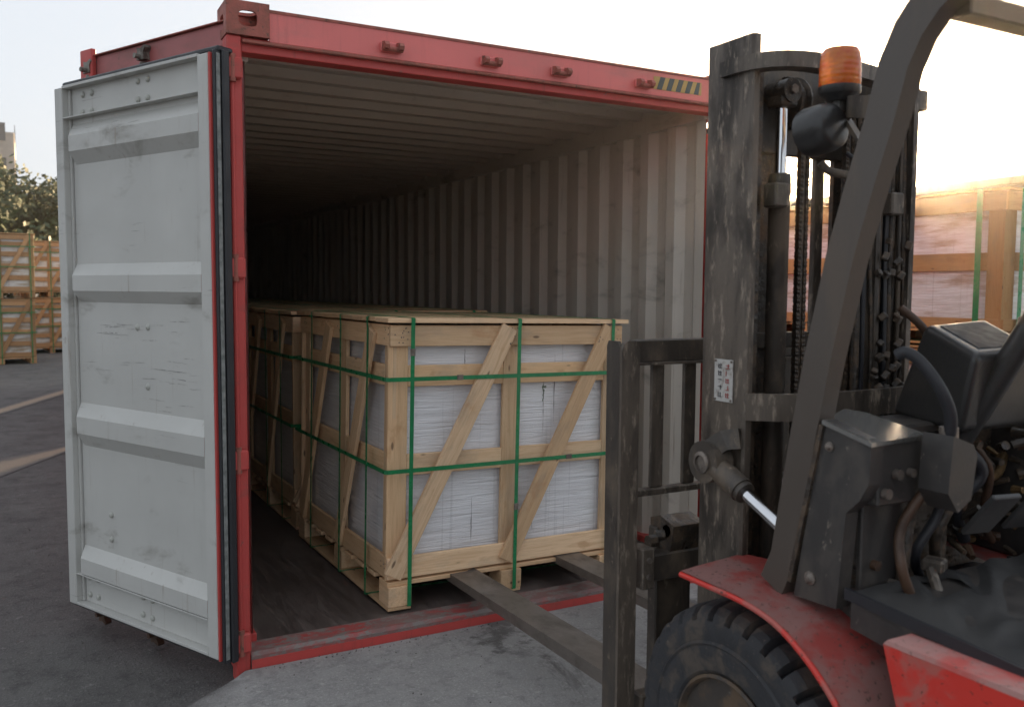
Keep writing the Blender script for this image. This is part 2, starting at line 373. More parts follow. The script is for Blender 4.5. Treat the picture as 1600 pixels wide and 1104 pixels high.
# concrete apron in front of the container, its left edge worn down to a ragged, dirty wedge
bm = bmesh.new(); rnd = random.Random(3); N = 140; lay = bm.loops.layers.float_color.new('wear_light_mask')
offs = [(-.30,.002,0), (-.16,.022,.0), (-.05,.050,.12), (0,.060,.3), (.12,.060,.62), (.35,.060,.85), (.8,.060,1), (9,.060,1)]
rows = []
for i in range(N+1):
    s_ = i/N; x = .03-s_*2.2-.10*math.sin(s_*9)+.05*mn.noise(Vector((s_*22,.5,0)))*min(1,s_*8); y = -.016-s_*2.9
    row = []
    for dx, z, w in offs:
        k = min(1, s_*12) if dx < 0 else 1
        row.append((bm.verts.new((x+dx*k+(.10*mn.noise(Vector((s_*30,dx*9,3)))*min(1,s_*6) if abs(dx) < .2 else 0), y, z)), w if i > 3 or dx > .1 else max(w, .6)))
    rows.append(row)
for a, b_ in zip(rows, rows[1:]):
    for j in range(len(offs)-1):
        q = (a[j], b_[j], b_[j+1], a[j+1])
        try: fc = bm.faces.new([v_[0] for v_ in q])
        except ValueError: continue
        for lp, v_ in zip(fc.loops, q): lp[lay] = (v_[1],)*3+(1,)
lst = rows[-1]; a = bm.verts.new((-2.6,-9,.002)); b_ = bm.verts.new((9,-9,.06))
fc = bm.faces.new((lst[0][0], a, b_, lst[-1][0], *[q[0] for q in lst[-2:0:-1]]))
for lp in fc.loops: lp[lay] = (.8,.8,.8,1)
c1 = bm.verts.new((0,-.012,-.02)); c2 = bm.verts.new((9,-.016,-.02)); fc = bm.faces.new((rows[0][3][0], rows[0][-1][0], c2, c1))
for lp in fc.loops: lp[lay] = (1,1,1,1)
bmesh.ops.recalc_face_normals(bm, faces=bm.faces)
tag(obj('concrete_apron', bm, M['pad']), kind='structure')
# loose grit and small stones
bm = bmesh.new(); rg = random.Random(9)
def stone(x, y, z, r_):
    g = bmesh.ops.create_icosphere(bm, subdivisions=1, radius=r_, matrix=Matrix.Translation((x,y,z+r_*.4)) @ Euler((rg.random()*3,rg.random()*3,0)).to_matrix().to_4x4() @ Matrix.Diagonal((1,rg.uniform(.6,1),rg.uniform(.4,.8),1)))
for k in range(420):
    x, y = rg.uniform(-1.6,.95), rg.uniform(-2.2,-.03)
    edge_x = .03+(y+.016)/2.9*2.2
    on = x > edge_x+.05
    if not on and x > edge_x-.32: continue
    stone(x, y, .06 if on else .002, rg.uniform(.0015,.0045) if rg.random() < .93 else rg.uniform(.005,.009))
for k in range(260): stone(rg.uniform(-2.2,-.1), rg.uniform(-1.5,3), .001, rg.uniform(.002,.006))
for k in range(50): stone(rg.uniform(.1,1.2), rg.uniform(-.06,-.02), .06, rg.uniform(.002,.005))
tag(obj('grit', bm, M['grit']), kind='stuff')
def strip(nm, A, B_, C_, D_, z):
    """soft band of sunlight put into the asphalt colour between edge lines A-B and C-D; it fades towards its borders"""
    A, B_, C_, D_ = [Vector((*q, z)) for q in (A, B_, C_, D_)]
    bm = bmesh.new(); n, k = 40, 8; lay = bm.loops.layers.float_color.new('wear_light_mask')
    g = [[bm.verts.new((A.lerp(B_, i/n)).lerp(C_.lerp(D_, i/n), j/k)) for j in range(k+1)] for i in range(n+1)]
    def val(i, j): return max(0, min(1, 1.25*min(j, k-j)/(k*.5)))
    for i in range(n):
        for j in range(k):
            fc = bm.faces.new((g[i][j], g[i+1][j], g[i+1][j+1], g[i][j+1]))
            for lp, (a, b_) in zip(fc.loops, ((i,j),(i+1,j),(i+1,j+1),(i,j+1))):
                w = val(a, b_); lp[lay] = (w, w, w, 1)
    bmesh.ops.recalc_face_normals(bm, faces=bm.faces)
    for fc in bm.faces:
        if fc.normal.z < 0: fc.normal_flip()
    tag(obj(nm, bm, M['sun_tint']), kind='structure')
strip('painted_sun_band', (-2.6,1.7), (-.25,6.25), (-2.6,4.45), (-.25,6.38), .004)  # two sunlit patches of the yard, laid as tinted quads
strip('painted_sun_band', (-3.2,3.5), (-.12,11.45), (-3.2,4.45), (-.12,12.15), .005)

# ------------------------------------------------------------------ container
K = empty('shipping_container', 'open red steel shipping container with pale grey corrugated inside, loaded with wooden crates', 'shipping container')
L = 12.19; WX = 2.42
def corr_profile(L0, L1, pitch=.245, dep=.036):
    fl, sl_ = .072, .0505; pts = []; y = L0
    while y < L1-pitch:
        pts += [(y, 0), (y+fl, 0), (y+fl+sl_, dep), (y+2*fl+sl_, dep)]; y += pitch
    pts += [(y, 0), (L1, 0)]
    return pts
def corr_wall(name, xin, sgn, z0, z1):
    """inner sheet face at xin, corrugating outwards by sgn"""
    bm = bmesh.new(); pr = corr_profile(.09, L-.08)
    for off, mi in ((0, 0), (.004*sgn, 1)):
        va = [bm.verts.new((xin+sgn*d+off, y, z0)) for y, d in pr]; vb = [bm.verts.new((xin+sgn*d+off, y, z1)) for y, d in pr]
        for i in range(len(pr)-1):
            fc = bm.faces.new((va[i], va[i+1], vb[i+1], vb[i])); fc.material_index = mi
    o = obj(name, bm, M['wall_grey'], K); o.data.materials.append(M['red']); return o
corr_wall('side_wall', .085, -1, .16, 2.50); corr_wall('side_wall', 2.445, 1, .16, 2.50)
# roof sheet: ribs across the container
bm = bmesh.new(); pr = []; y = .14
while y < L-.35:
    pr += [(y, 0), (y+.060, 0), (y+.090, .046), (y+.215, .046)]; y += .245
pr += [(y, 0), (L-.05, 0)]
for off, mi in ((0, 0), (.004, 1)):
    va = [bm.verts.new((.101, y, 2.565+d+off)) for y, d in pr]; vb = [bm.verts.new((2.429, y, 2.565+d+off)) for y, d in pr]
    for i in range(len(pr)-1):
        fc = bm.faces.new((va[i], va[i+1], vb[i+1], vb[i])); fc.material_index = mi
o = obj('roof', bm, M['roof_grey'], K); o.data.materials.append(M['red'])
for x0, x1 in ((.03,.10),(2.43,2.51)):
    B('top_side_rail', M['wall_grey'], K, (x0, .09, 2.485), (x1, L-.05, 2.618))
    B('roof_edge_rail', M['red'], K, (x0-.012 if x0 < 1 else x1-.02, .17, 2.6195), (x0+.02 if x0 < 1 else x1+.012, L-.17, 2.65))
    o = B('bottom_side_rail', M['red'], K, (x0-.02, .09, .02), (x1, L-.05, .165))
bm = bmesh.new(); span(bm, (.08,.098,.10), (2.45,L-.06,.13)); obj('floor', bm, M['floor'], K)
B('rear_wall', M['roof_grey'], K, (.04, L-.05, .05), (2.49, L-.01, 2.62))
# front frame
for nm, x0, x1 in (('corner_post', 0, .057), ('corner_post', 2.498, 2.552)):
    bm = bmesh.new(); span(bm, (x0, 0, .0), (x1, .085, 2.56), .006); o = obj(nm, bm, M['red'], K)
    bm = bmesh.new(); cx = x0+.016 if x0 < 1 else x1-.016
    cyl(bm, (cx, -.008, .2), (cx, -.008, 2.5), .009, n=8); obj('hinge_rod', bm, M['red'], o, smooth=40)
    for z in (.176, .915, 1.67, 2.43):
        bm = bmesh.new(); a = -.012 if x0 < 1 else 2.487
        span(bm, (a, -.030, z-.040), (a+.066, -.002, z+.040), .006)
        h = obj('hinge_lug', bm, M['red'], o)
        bm = bmesh.new(); cyl(bm, (cx, -.018, z-.052), (cx, -.018, z+.052), .014, n=12); obj('hinge_pin', bm, M['red_casting'], h, smooth=40)
def casting(x0, x1, y0, y1, z0, z1):
    """hollow corner casting: front plate with an oval hole, open inside, top plate with a hole"""
    t_ = .012
    bm = bmesh.new()
    def plate(cx, cz, w, h, hw, hh, fixed, axis, off):
        n = 32; outer = []; inner = []
        for i in range(n):
            a = 2*math.pi*i/n; ca, sa = math.cos(a), math.sin(a)
            k = 1/max(abs(ca), abs(sa)); outer.append((cx+ca*k*w/2, cz+sa*k*h/2))
            e = .62; ca = 0 if abs(ca) < 1e-9 else ca; sa = 0 if abs(sa) < 1e-9 else sa; inner.append((cx+hw*math.copysign(abs(ca)**e, ca), cz+hh*math.copysign(abs(sa)**e, sa)))
        def P(q, s):
            l = list(q); l.insert(axis, s); return l
        A = [bm.verts.new(P(q, fixed)) for q in outer]; I = [bm.verts.new(P(q, fixed)) for q in inner]
        A2 = [bm.verts.new(P(q, fixed+off)) for q in outer]; I2 = [bm.verts.new(P(q, fixed+off)) for q in inner]
        for i in range(n):
            j = (i+1) % n
            bm.faces.new((A[i], A[j], I[j], I[i])); bm.faces.new((A2[i], I2[i], I2[j], A2[j]))
            bm.faces.new((I[i], I[j], I2[j], I2[i])); bm.faces.new((A[i], A2[i], A2[j], A[j]))
    plate((x0+x1)/2, (z0+z1)/2, x1-x0, z1-z0, .036, .030, y0, 1, .012)      # front
    plate((x0+x1)/2, (y0+.0125+y1)/2, x1-x0, y1-y0-.0125, .056, .060, z1, 2, -.012)           # top
    plate((y0+.0125+y1-.0125)/2, (z0+z1-.0125)/2, y1-y0-.025, z1-z0-.0125, .034, .028, x0, 0, .012)           # side
    span(bm, (x1-.012, y0+.0125, z0), (x1, y1-.0125, z1-.0125)); span(bm, (x0, y1-.012, z0), (x1, y1, z1-.0125))
    span(bm, (x0+.013, y0+.013, z0), (x1-.0125, y1-.0125, z0+.010))
    bmesh.ops.recalc_face_normals(bm, faces=bm.faces)
    bmesh.ops.translate(bm, verts=bm.verts, vec=(0,0,0))
    return obj('corner_casting', bm, M['red_casting'], K)
casting(-.002, .162, -.012, .165, 2.560, 2.688)
casting(2.39, 2.554, -.012, .165, 2.560, 2.688)
for x0 in (-.002, 2.39): casting(x0, x0+.162, L-.165, L+.005, 2.560, 2.688)
# header: upper box, rusty lower lip, darker red soffit behind
B('header', M['rail_pink'], K, (.163, .0, 2.548), (2.389, .012, 2.668), .002)
bm = bmesh.new(); span(bm, (.163,-.004,2.660), (2.389,.10,2.671)); obj('header_top_flange', bm, M['red_casting'], K)
bm = bmesh.new(); span(bm, (.058,-.010,2.533), (2.497,.014,2.546), .003); obj('header_lip', bm, M['red_casting'], K)
B('header_soffit', M['red'], K, (.058, .016, 2.502), (2.497, .095, 2.5590))
# threshold sill
bm = bmesh.new(); prism(bm, [(-.006,.0),(-.006,.108),(.006,.122),(.088,.132),(.096,.132),(.096,.0)], 0, .058, 2.497)
obj('door_sill', bm, M['red_worn'], K)
bm = bmesh.new(); span(bm, (.058,-.011,.0), (2.497,-.0065,.094)); obj('sill_face', bm, M['red'], K)
# locking cam keepers
for x in (.663, 1.124, 1.485, 1.96):
    bm = bmesh.new(); span(bm, (x-.046,-.014,2.572), (x+.046,0,2.612), .004)
    kp = obj('cam_keeper', bm, M['rail_pink'], K)
    for s in (-1, 1):
        bm = bmesh.new(); prism(bm, [(-.013,2.575),(-.050,2.578),(-.056,2.592),(-.046,2.606),(-.013,2.612)], 0, x+s*.032-.010, x+s*.032+.010)
        obj('keeper_lug', bm, M['red_casting'], kp)
    bm = bmesh.new(); cyl(bm, (x-.045,-.026,2.582), (x+.045,-.026,2.582), .010, n=10); obj('keeper_bar', bm, M['red_casting'], kp, smooth=40)
# warning stripes printed on the header
bm = bmesh.new(); span(bm, (2.03,-.0025,2.578), (2.33,-.0008,2.640)); ws = obj('warning_sticker', bm, M['haz_y'], K)
for i in range(5):
    x = 2.048+i*.058
    bm = bmesh.new(); prism(bm, [(x,2.579),(x+.03,2.579),(x+.052 if i < 4 else x+.04,2.639),(x+.022,2.639)], 1, -.0045, -.003)
    obj('stripe', bm, M['haz_k'], ws)

# doors: local frame w along the door, z up, local y = out of the inner face (towards the viewer is -y)
def make_door(loc, rz, mirror=False):
    bm = bmesh.new(); WD = 1.10; Z0, Z1 = .135, 2.468; p0 = 0.0; pf = -.036
    # pressed panel profile (z, y)
    prof = [(.15,p0),(.288,p0),(.290,pf),(.311,pf),(.361,pf),(.412,p0),(.875,p0),(.935,pf),(1.011,pf),(1.070,p0),
            (1.525,p0),(1.575,pf),(1.643,pf),(1.694,p0),(2.132,p0),(2.186,pf),(2.253,pf),(2.308,p0),(2.33,p0),(2.468,p0)]
    xa, xb = .062, WD-.105
    va = [bm.verts.new((xa, y, z)) for z, y in prof]; vb = [bm.verts.new((xb, y, z)) for z, y in prof]
    for i in range(len(prof)-1): bm.faces.new((va[i], va[i+1], vb[i+1], vb[i]))
    # chamfered rib ends at the free side
    vc = [bm.verts.new((xb+.022, p0, z)) for z, y in prof]
    for i in range(len(prof)-1): bm.faces.new((vb[i], vb[i+1], vc[i+1], vc[i]))
    d = obj('door', bm, M['door_grey'], K); d.location = loc; d.rotation_euler = (0,0,rz)
    d['label'] = 'container door swung right round, pale grey ribbed inner face showing' if not mirror else 'container door folded flat against the far side'
    def P(name, mat, a, b_, bev=.003, **k): return B(name, mat, d, a, b_, bev, **k)
    P('door_stile', M['door_grey'], (0,-.037,Z0), (.062,.03,Z1)); P('door_stile', M['door_grey'], (WD-.062,-.037,Z0), (WD,.03,Z1))
    P('side_return', M['door_grey'], (WD-.0785,-.010,.15), (WD-.0625,.02,2.46), .001)
    P('door_top_rail', M['door_grey'], (.063,-.037,2.462), (WD-.063,.03,2.474), .001)
    P('door_bottom_rail', M['door_grey'], (.063,-.037,.137), (WD-.063,.03,.149), .001)
    P('channel_ledge', M['door_grey'], (.063,-.036,2.331), (WD-.063,-.001,2.337), .001)
    P('channel_ledge', M['door_grey'], (.063,-.036,.279), (WD-.063,-.001,.285), .001)
    P('outer_skin', M['red'], (.0,.031,Z0+.004), (WD,.040,Z1+.002))
    # red edge, gasket lips round the edge
    P('red_edge', M['red'], (-.010,-.034,Z0-.005), (-.0005,.038,Z1+.002), .001)
    P('gasket', M['rubber'], (-.026,-.026,Z0-.012), (-.011,.046,Z1+.012), .004)
    P('gasket_rib', M['gasket_grey'], (-.031,-.018,Z0), (-.0265,-.002,Z1), .001)
    P('gasket_lip', M['rubber'], (-.040,.003,Z0-.02), (-.0275,.036,Z1+.018), .006)
    P('top_gasket', M['rubber'], (-.03,-.012,Z1+.008), (WD-.02,.060,Z1+.030), .006)
    P('bottom_gasket', M['rubber'], (-.03,-.02,Z0-.016), (WD,.03,Z0-.002), .003)
    # rail of the locking gear on the outer side
    o = P('outer_rail', M['rail_dull'], (.04,.10,2.535), (1.075,.112,2.622)); o['label'] = 'dull red outer top rail above the door'
    P('rail_flange', M['red_casting'], (.04,.085,2.6225), (1.075,.112,2.628), .001)
    P('rail_end', M['red'], (.985,.075,2.50), (1.08,.099,2.655), .004)
    if mirror: return d
    bw = [(.437,2.434),(.508,2.434),(.440,2.360),(.507,2.360),(.855,2.429),(.926,2.429),(.858,2.353),(.930,2.353),
          (.912,.267),(.982,.265),(.912,.187),(.981,.186),(.488,.262),(.557,.262),(.491,.184),(.561,.185),(.788,.586),(.791,.475)]
    bmh = bmesh.new(); lathe(bmh, [(.0135,0),(.0125,-.006),(.008,-.0105),(0,-.012)], (0,0,0), 1, 10)
    bolt_me = bpy.data.meshes.new('bolt'); bmh.to_mesh(bolt_me); bmh.free(); bolt_me.materials.append(M['bolt_paint'])
    for w, z in bw:
        o = link('bolt', bolt_me, d); o.location = (w, -.0005, z)
    for w, z in ((.478,1.427),(.555,1.424),(.488,1.177)):
        bm = bmesh.new(); lathe(bm, [(.016,0),(.013,-.003),(.004,-.009),(0,-.010)], (w,-.0005,z), 1, 9); obj('weld_pip', bm, M['bolt_paint'], d)
    rq = random.Random(4); bm = bmesh.new()
    for k in range(26):
        w = rq.uniform(.12,.75); z = rq.choice((1.40,1.30,1.25,1.20,1.12,1.45))+rq.uniform(-.03,.03); ln = rq.uniform(.03,.22)*(.5+rq.random()); sl_ = rq.uniform(-.05,.03)
        va = []; vb = []; n = 9
        for i in range(n+1):
            t_ = i/n; hh = .0004+.0017*rq.random()*math.sin(math.pi*(i+.4)/(n+.8)); zz = z+sl_*ln*t_+rq.uniform(-.0012,.0012); ww = min(w+ln*t_, .97)
            va.append(bm.verts.new((ww,-.0012,zz-hh))); vb.append(bm.verts.new((ww,-.0012,zz+hh)))
        for i in range(n):
            if rq.random() < .8: bm.faces.new((va[i], va[i+1], vb[i+1], vb[i]))
    bmesh.ops.translate(bm, verts=bm.verts, vec=(0,.0,0)); sc_ = obj('scratches', bm, M['scuff'], d); sc_['kind'] = 'stuff'
    for w in (.60, 1.02):
        bm = bmesh.new(); cyl(bm, (w,.085,.08), (w,.085,2.54), .016, n=12); rod = obj('lock_rod', bm, M['silver'], d, smooth=40)
        for z, s in ((2.55,1), (.075,-1)):
            bm = bmesh.new()
            prism(bm, [(-.024,0),(-.020,.030*s),(-.034,.048*s),(-.03,.058*s),(.0,.046*s),(.026,.052*s),(.022,.02*s),(.03,0)], 1, .07, .100)
            bmesh.ops.translate(bm, verts=bm.verts, vec=(w,0,z))
            cyl(bm, (w+.005,.045,z+.012*s), (w+.005,.12,z+.012*s), .011, n=10)
            obj('cam_head', bm, M['silver'] if s > 0 else M['brown'], rod)
    return d
d1 = make_door((-.047,-.028,0), R(90+26.3))
def flip_y(o, done):
    # turn the left-hung leaf so that its inner face looks outwards
    if o.data and o.data.name not in done:
        done.add(o.data.name); o.data.transform(Matrix.Diagonal((1,-1,1,1))); o.data.flip_normals()
    for ch in o.children:
        ch.location.y *= -1; flip_y(ch, done)
flip_y(d1, set())
d2 = make_door((2.72,.02,0), R(90), True)

# ------------------------------------------------------------------ crates
board_cache = {}
def board(name, parent, c, s, mat, rot=(0,0,0), jit=.0):
    """board centred at c, size s; the mesh always runs along its own local x"""
    ax = max(range(3), key=lambda i: s[i])
    if ax == 0: l, w, t_ = s; base = Euler((0,0,0))
    elif ax == 1: l, w, t_ = s[1], s[0], s[2]; base = Euler((0,0,R(90)))
    else: l, w, t_ = s[2], s[1], s[0]; base = Euler((0,R(-90),0))
    key = (round(l,3), round(w,3), round(t_,3), mat.name)
    if key not in board_cache:
        bm = bmesh.new(); box(bm, (0,0,0), (l,w,t_), bev=.0022); me = bpy.data.meshes.new(name); bm.to_mesh(me); bm.free(); me.materials.append(mat)
        board_cache[key] = me
    o = bpy.data.objects.new(name, board_cache[key]); C.objects.link(o); o.parent = parent
    o.location = c
    q = Euler(rot).to_matrix() @ base.to_matrix() @ Euler((random.uniform(-jit,jit), random.uniform(-jit,jit), random.uniform(-jit,jit))).to_matrix()
    o.rotation_euler = q.to_euler()
    return o
nail_me = None
def make_crate(label, W_=1.27, D_=1.38, style='a', group=None, nails=False):
    wood_ = M['wood'] if style == 'a' else M['wood_tan'] if style == 'c' else M['wood_far']
    t_ = empty('wooden_crate', label, 'wooden crate', group=group)
    H = 1.29; x1 = W_/2; y1 = D_/2
    # pallet: three skids of runner and blocks, deck boards
    for x in (-x1+.057, 0, x1-.057):
        board('runner', t_, (x, 0, .009), (.112, D_+.02, .018), wood_)
        for y in (-y1+.045, 0, y1-.045): board('block', t_, (x, y, .064), (.112, .12, .091), wood_)
    for i in range(9):
        y = -y1+.05+i*(D_-.1)/8
        board('deck_board', t_, (0, y, .1205), (W_, .10, .020), wood_, jit=.004)
    # load
    bm = bmesh.new(); span(bm, (-x1+.052,-y1+.052,.132), (x1-.052,y1-.052,H-.03), .012)
    load = obj('wrapped_load', bm, M['wrap'] if style == 'a' else M['wrap_brown'], t_)
    tan = style == 'c'
    if tan: style = 'a'
    # frame, the four sides
    z0, z1 = .150, H
    zr = (.72,) if style == 'b' else (1.06, .655) if not tan else (1.10, .90, .66, .42)
    def side(axis, sgn, length, half):
        # axis: direction of the face's width (0 = x, 1 = y); sgn: outward side
        def put(name, u0, u1, za, zb, layer, tilt=0):
            uc, zc = (u0+u1)/2, (za+zb)/2; th = .020; off = sgn*(half-.01-.0205*(1-layer))
            if axis == 0: return board(name, t_, (uc, off, zc), (u1-u0, th, zb-za), wood_, jit=.002)
            return board(name, t_, (off, uc, zc), (th, u1-u0, zb-za), wood_, jit=.002)
        h = length/2; e = .0 if axis == 0 else .0208
        a, b2 = -h+e, h-e
        # layer 0: posts and mid rails; layer 1: top and bottom rails; layer 2: braces
        cent = [(-h+e, -h+e+.095), (-.048, .048), (h-e-.095, h-e)]
        bwd = .094
        if style == 'b': cent = [(-h+e, -h+e+.15), (h-e-.15, h-e)]; bwd = .15
        for u0, u1 in cent: put('post', u0, u1, z0-.018, z1-.002, 0)
        for q in range(len(cent)-1):
            for z in zr: put('rail', cent[q][1]+.001, cent[q+1][0]-.001, z-bwd*.51, z+bwd*.51, 0)
        put('top_rail', a, b2, z1-bwd, z1, 1); put('bottom_rail', a, b2, z0-.008, z0+.090, 1)
        if style == 'a' and not (tan and axis == 1):
            for q in range(2):
                u0 = cent[q][0]+.045+.02; u1 = cent[q+1][1]-.06
                if axis == 1 and sgn < 0: u0, u1 = u0+.02, u1
                lo, hi = (u0-.035, z0+.03), (u1-.035, z1-.03)
                if axis == 1: lo, hi = (u1-.03, z0+.03), (u0+.10, z1-.05)
                if axis == 1 and sgn < 0: pass
                du, dz = hi[0]-lo[0], hi[1]-lo[1]; ln = math.hypot(du, dz)+.05; an = math.atan2(dz, du)
                uc, zc = (lo[0]+hi[0])/2, (lo[1]+hi[1])/2; off = sgn*(half+.0108)
                key = ('brace', round(ln,3), wood_.name)
                if key not in board_cache:
                    bm = bmesh.new(); box(bm, (0,0,0), (ln,.020,.085), bev=.002); me = bpy.data.meshes.new('brace'); bm.to_mesh(me); bm.free(); me.materials.append(wood_); board_cache[key] = me
                o = bpy.data.objects.new('brace', board_cache[key]); C.objects.link(o); o.parent = t_
                if axis == 0: o.location = (uc, off, zc); o.rotation_euler = (0,-an,0)
                else: o.location = (off, uc, zc); o.rotation_euler = (0,-math.atan2(dz,du),R(90))
    side(0,-1,W_,y1); side(0,1,W_,y1); side(1,-1,D_,x1); side(1,1,D_,x1)
    # lid
    n = 9; bw = (D_+.04)/n
    for i in range(n):
        o = board('lid_board', t_, (.004, -y1-.02+bw*(i+.5), H+.020+random.uniform(-.001,.002)), (W_+.045, bw-.004, .021), wood_, jit=.0015)
    # straps
    zt = H+.034
    def strap_loop(axis, u_):
        bm = bmesh.new(); hw = .0095 if style == 'a' else .026; e1 = (y1 if axis == 0 else x1)+.0245; zb = -.003+.020
        ring = [(-e1, zb), (-e1-.001, H-.02), (-e1-.004, zt-.004), (-e1+.006, zt+.0005), (0, zt+.0008), (e1-.006, zt+.0005), (e1+.004, zt-.004), (e1+.001, H-.02), (e1, zb), (0, zb-.001)]
        A = []; n_ = len(ring)
        for q, z in ring:
            for s in (-1, 1):
                A.append(bm.verts.new((u_+s*hw, q, z) if axis == 0 else (q, u_+s*hw, z)))
        for i in range(n_):
            j = (i+1) % n_; bm.faces.new((A[2*i], A[2*j], A[2*j+1], A[2*i+1]))
        bmesh.ops.recalc_face_normals(bm, faces=bm.faces)
        g = bmesh.ops.solidify(bm, geom=bm.faces[:], thickness=.0012)
        return obj('strap', bm, M['strap'], t_)
    if style == 'a':
        for x in (-x1+.098, .012, x1-.075): strap_loop(0, x)
        for y in (-y1+.22, -y1+.60, y1-.3): strap_loop(1, y)
    else:
        for x in (-x1+.16, x1-.16): strap_loop(0, x)
        for y in (-y1+.22, y1-.22): strap_loop(1, y)
    if style == 'a':
        for z in (1.052, .640):
            bm = bmesh.new(); hw = .0095; ex, ey = x1+.0245, y1+.0245
            ring = [(-ex,-ey+.012),(-ex+.012,-ey),(ex-.012,-ey),(ex,-ey+.012),(ex,ey-.012),(ex-.012,ey),(-ex+.012,ey),(-ex,ey-.012)]
            A = []
            for x, y in ring:
                for s in (-1, 1): A.append(bm.verts.new((x, y, z+s*hw+x*.004)))
            for i in range(8):
                j = (i+1) % 8; bm.faces.new((A[2*i], A[2*j], A[2*j+1], A[2*i+1]))
            bmesh.ops.recalc_face_normals(bm, faces=bm.faces)
            bmesh.ops.solidify(bm, geom=bm.faces[:], thickness=.0012)
            obj('strap', bm, M['strap'], t_)
    return t_
inside = 'wooden crates loaded in the container'
proto_plain = make_crate('second wooden crate from the container doors, directly behind the front crate', group=inside)
c0 = make_crate('pale wooden crate of white wrapped goods resting on the forklift forks at the container mouth', group=inside)
c0.location = (1.305, .830, .132); c0.rotation_euler = (0, R(1.0), R(1.2))
for x, z, sx, sz in ((-.537,1.17,.012,.016),(.012,.42,.012,.016),(.56,.86,.012,.016)):
    bm = bmesh.new(); span(bm, (x-sx,-1.38/2-.0275,z-sz), (x+sx,-1.38/2-.0248,z+sz), .001); obj('strap_seal', bm, M['bolt'], c0)
for x, z in ((-.30,1.052),(.31,.642)):
    bm = bmesh.new(); span(bm, (x-.016,-1.38/2-.0275,z-.012), (x+.016,-1.38/2-.0248,z+.012), .001); obj('strap_seal', bm, M['bolt'], c0)
# pen marks, smudge and nails of the front crate
wl = [o for o in c0.children if o.name.startswith('wrapped_load')][0]
yf = -1.38/2+.0505
for x, z, w, h, mm in ((.200,.86,.004,.24,'mark'),(.262,.98,.006,.34,'mark'),(.198,.96,.016,.10,'smudge'),(.206,.985,.026,.012,'smudge'),(-.19,.36,.005,.22,'mark'),(-.24,1.13,.005,.10,'mark'),(.15,.32,.004,.10,'mark')):
    bm = bmesh.new(); n = 12; rr = random.Random(int(x*1000)+int(z*999)); va = []; vb = []
    for i in range(n+1):
        zz = z-h/2+h*i/n; k = w*(.25+.75*rr.random())*math.sin(math.pi*(i+.6)/(n+1.2)); dx = rr.uniform(-.2,.2)*w
        va.append(bm.verts.new((x+dx-k/2, yf, zz))); vb.append(bm.verts.new((x+dx+k/2, yf, zz)))
    for i in range(n): bm.faces.new((va[i], vb[i], vb[i+1], va[i+1]))
    obj('pen_mark' if mm == 'mark' else 'green_smudge', bm, M[mm], wl)
bm = bmesh.new(); rr = random.Random(5)
fy = -1.38/2-.0006
def nails(cx, cz, n, sx, sz, y=fy, side=False):
    for _ in range(n):
        x, z = cx+rr.uniform(-sx,sx), cz+rr.uniform(-sz,sz)
        if side: cyl(bm, (-1.27/2+.0002, x, z), (-1.27/2-.0012, x, z), .0028, n=6)
        else: cyl(bm, (x, y+.001, z), (x, y-.001, z), .0028, n=6)
for cx in (-.58, .0, .59):
    nails(cx, 1.25, 8, .035, .03); nails(cx, .19, 6, .03, .03)
for cx in (-.635+.05, .0-.02, .48): nails(cx, 1.22, 4, .02, .02, fy-.0205)
for cy in (-.64, 0, .6): nails(cy, 1.25, 6, .03, .03, side=True); nails(cy, .19, 5, .03, .03, side=True)
tag(obj('nails', bm, M['ink_black'], c0), kind='stuff')
in_lab = ['third wooden crate from the container doors, in the shadow', 'fourth wooden crate from the container doors, deep in the dark', 'fifth wooden crate from the container doors, barely visible', 'sixth wooden crate from the doors, near the container end', 'seventh and last wooden crate, against the container end wall']
spots = [(1.315,2.40,.5), (1.29,3.88,-.6), (1.30,5.34,.4), (1.27,6.82,0), (1.31,8.28,.5), (1.29,9.76,0)]
for i, (x, y, a) in enumerate(spots):
    o = proto_plain if i == 0 else copy_tree(proto_plain)
    o.location = (x, y, .131); o.rotation_euler = (0,0,R(a))
    if i: o['label'] = in_lab[i-1]
# stacks seen past the door on the left
proto_c = None
gl = 'crate stacks standing in the yard on the left'
for x, y, z, rz, lab in ((-1.36,17.7,0,8,'bottom crate of the nearer left yard stack, beside the open door'), (-1.34,17.72,1.34,7,'top crate of the nearer left yard stack, green hill behind it'),
                         (-.36,20.9,0,6,'bottom crate of the farther stack seen just left of the grey door edge'), (-.38,20.9,1.34,7,'top crate of the farther stack seen just left of the grey door edge'),
                         (-3.0,19.2,0,8,'bottom crate of the stack at the far left picture edge'), (-3.0,19.2,1.34,8,'top crate of the stack at the far left picture edge')):
    if proto_c is None: o = proto_c = make_crate(lab, 1.27, 1.38, 'c')
    else: o = copy_tree(proto_c)
    o.location = (x,y,z); o.rotation_euler = (0,0,R(rz)); o['label'] = lab; o['group'] = gl
